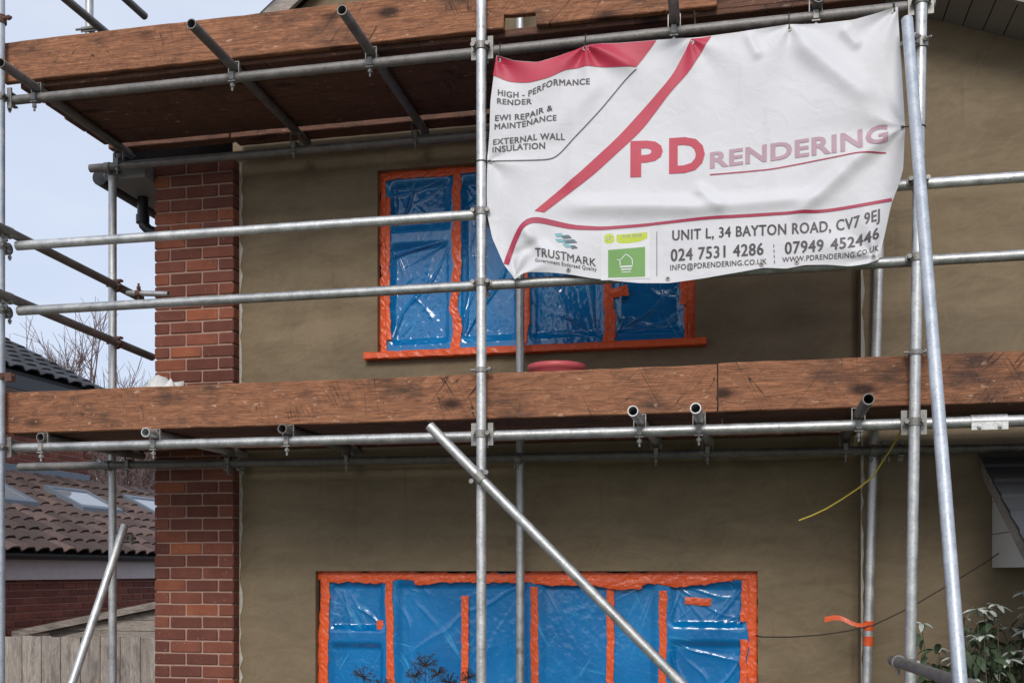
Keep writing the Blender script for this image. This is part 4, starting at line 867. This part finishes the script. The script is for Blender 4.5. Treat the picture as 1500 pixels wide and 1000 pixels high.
for ya, yb in ((4.15, 5.10), (5.95, 6.85), (7.72, 8.62)):
    x_a, x_b = -8.10, -8.66; zc = lambda x: 2.52 + k_ * (-7.15 - x); fr = MB(); t_ = .07
    def quad(mm, xa, xb, y0, y1, lift, th):
        vs_ = [(x, y, zc(x) + lift + dz) for dz in (-th, 0) for x, y in ((xa, y0), (xb, y0), (xb, y1), (xa, y1))]; mm.add(vs_, [(0, 3, 2, 1), (4, 5, 6, 7), (0, 1, 5, 4), (1, 2, 6, 5), (2, 3, 7, 6), (3, 0, 4, 7)])
    quad(fr, x_a, x_a - t_, ya, yb, .10, .12); quad(fr, x_b + t_, x_b, ya, yb, .10, .12); quad(fr, x_a - t_, x_b + t_, ya, ya + t_, .10, .12); quad(fr, x_a - t_, x_b + t_, yb - t_, yb, .10, .12)
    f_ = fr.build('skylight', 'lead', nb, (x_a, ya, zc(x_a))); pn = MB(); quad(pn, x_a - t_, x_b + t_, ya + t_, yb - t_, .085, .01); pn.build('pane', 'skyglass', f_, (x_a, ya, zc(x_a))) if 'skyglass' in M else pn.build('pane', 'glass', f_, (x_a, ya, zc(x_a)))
# the dark main roof, eaves running away from the viewer
ang2 = math.atan(.5); rot2 = Matrix(((-math.cos(ang2), 0, math.sin(ang2)), (0, -1, 0), (math.sin(ang2), 0, math.cos(ang2))))
dr = MB(); dr.add([(-8.9, .3, 4.78), (-13, .3, 6.83), (-13, 7.6, 6.83), (-8.9, 7.6, 4.78), (-8.9, .3, 4.70), (-13, .3, 6.7), (-13, 7.6, 6.7), (-8.9, 7.6, 4.70)], [(0, 1, 2, 3), (7, 6, 5, 4), (0, 4, 5, 1), (1, 5, 6, 2), (2, 6, 7, 3), (3, 7, 4, 0)])
dr = dr.build('main_roof', 'dtile', nb, (-10, 4, 4.7)); PD_ = pantile('dtile', .30, .36, .030)
for i in range(12):
    for j in range(12): link('roof_tile', PD_, dr, (-8.86 - i * .29 * math.cos(ang2), 7.5 - j * .30, 4.815 + i * .29 * math.sin(ang2)), rot2)
bbox('eaves_fascia', 'black', nb, -8.915, -8.88, .3, 7.6, 4.56, 4.73); bbox('eaves_soffit', 'white', nb, -9.2, -8.918, .3, 7.58, 4.55, 4.57)

# fence and shed
fe = empty('fence', (-5.4, 2, 0), 'weathered grey close board timber fence beside the brick pier', 'fence')
x = -7.1; i = 0; r_ = random.Random(9)
FB = []
for k in range(4):
    m = MB(); m.box(-.046, .046, -.009, .009, 0, 1.70); FB.append(m.mesh('fence_board', 'weather'))
    for v in FB[-1].vertices: v.co = (v.co.z, v.co.y, v.co.x)      # grain runs along local x
while x < -3.62:
    link('fence_board', FB[i % 4], fe, (x, 2 - .006 * (i % 2), .05 + r_.uniform(-.008, .008)), Euler((0, R(-90), 0)), (1.0, 1, .97)); x += .0925; i += 1
bbox('rail', 'weather', fe, -7.15, -3.6, 2.012, 2.06, 1.50, 1.58); bbox('rail', 'weather', fe, -7.15, -3.6, 2.012, 2.06, .40, .48)
for xx in (-7.1, -5.4, -3.65): bbox('post', 'weather', fe, xx - .045, xx + .045, 2.062, 2.15, 0, 1.74, .004)
sd = empty('shed', (-5.0, 3.6, 0), 'weathered timber garden shed with sloping roof behind the fence', 'shed')
zs_ = lambda x: 1.70 + .192 * (x + 6.95)
for i in range(6):
    za = 1.52 + i * .105; xl = max(-6.72, -6.95 + (za - 1.66) / .192)
    if xl < -3.4:
        m = MB(); m.prism([(xl, za), (-3.2, za), (-3.2, za + .10), (min(-3.3, xl + .45), za + .10)], 3.26 - .004 * (i % 2), 3.29); m.build('cladding_board', 'weather', sd, (xl, 3.26, za))
m = MB(); m.prism([(-6.7, 0), (-3.2, 0), (-3.2, zs_(-3.2) - .03), (-6.7, zs_(-6.7) - .03)], 3.30, 4.6); m.build('wall', 'weather', sd, (-5, 3.3, 0))
m = MB(); m.prism([(-7.02, zs_(-7.02)), (-3.1, zs_(-3.1)), (-3.1, zs_(-3.1) + .035), (-7.02, zs_(-7.02) + .035)], 3.19, 4.7); m.build('roof', 'rtile', sd, (-5, 3.2, 1.8))
m = MB(); m.prism([(-7.02, zs_(-7.02) - .035), (-3.1, zs_(-3.1) - .035), (-3.1, zs_(-3.1) + .03), (-7.02, zs_(-7.02) + .03)], 3.165, 3.188); m.build('bargeboard', 'weather', sd, (-5, 3.17, 1.8))

# ------------------------------------------------------------------ bare tree
def bare_tree(base, H, seed, label):
    r_ = random.Random(seed); t = empty('tree', base, label, 'tree'); limb = MB(); tw = MB(); base = Vector(base); seg = [0]
    def grow(p, d, r, l, lev):
        if seg[0] > 26000: return
        n_ = 3 if lev < 3 else 2; pts = [p]; 
        for i in range(n_):
            d = (d + Vector((r_.gauss(0, .10), r_.gauss(0, .10), .05 + r_.gauss(0, .06)))).normalized(); pts.append(pts[-1] + d * l / n_)
        rr = [r * (1 - .42 * i / n_) for i in range(n_ + 1)]; (limb if lev < 2 else tw).sweep(pts, rr, 6 if lev < 2 else (4 if lev < 4 else 3)); seg[0] += n_
        if lev >= 5: return
        for _ in range(4 if lev else 8):
            k = r_.uniform(.35, 1) if lev else r_.uniform(.3, 1); q = pts[0].lerp(pts[-1], k)
            if k > .95: q = pts[-1]
            ax = Vector((r_.gauss(0, 1), r_.gauss(0, 1), r_.gauss(0, .4))).normalized(); nd = (d + ax * r_.uniform(.45, .9)).normalized()
            grow(q, nd, max(.010, r * .5), l * r_.uniform(.62, .80), lev + 1)
        grow(pts[-1], d, max(.009, r * .6), l * .75, lev + 1)
    grow(base, Vector((0, 0, 1)), .16, H * .34, 0)
    limb.build('trunk', 'bark', t, base, fix=False); o = tw.build('crown', 'twig', t, base, fix=False); o['kind'] = 'stuff'; return t
bare_tree((-17.3, 22, 0), 9.6, 5, 'bare winter tree with fine reddish twigs rising right beside the brick pier')
bare_tree((-20.2, 24.5, 0), 9.0, 12, 'bare winter tree with slender twigs rising behind the dark tiled roof')
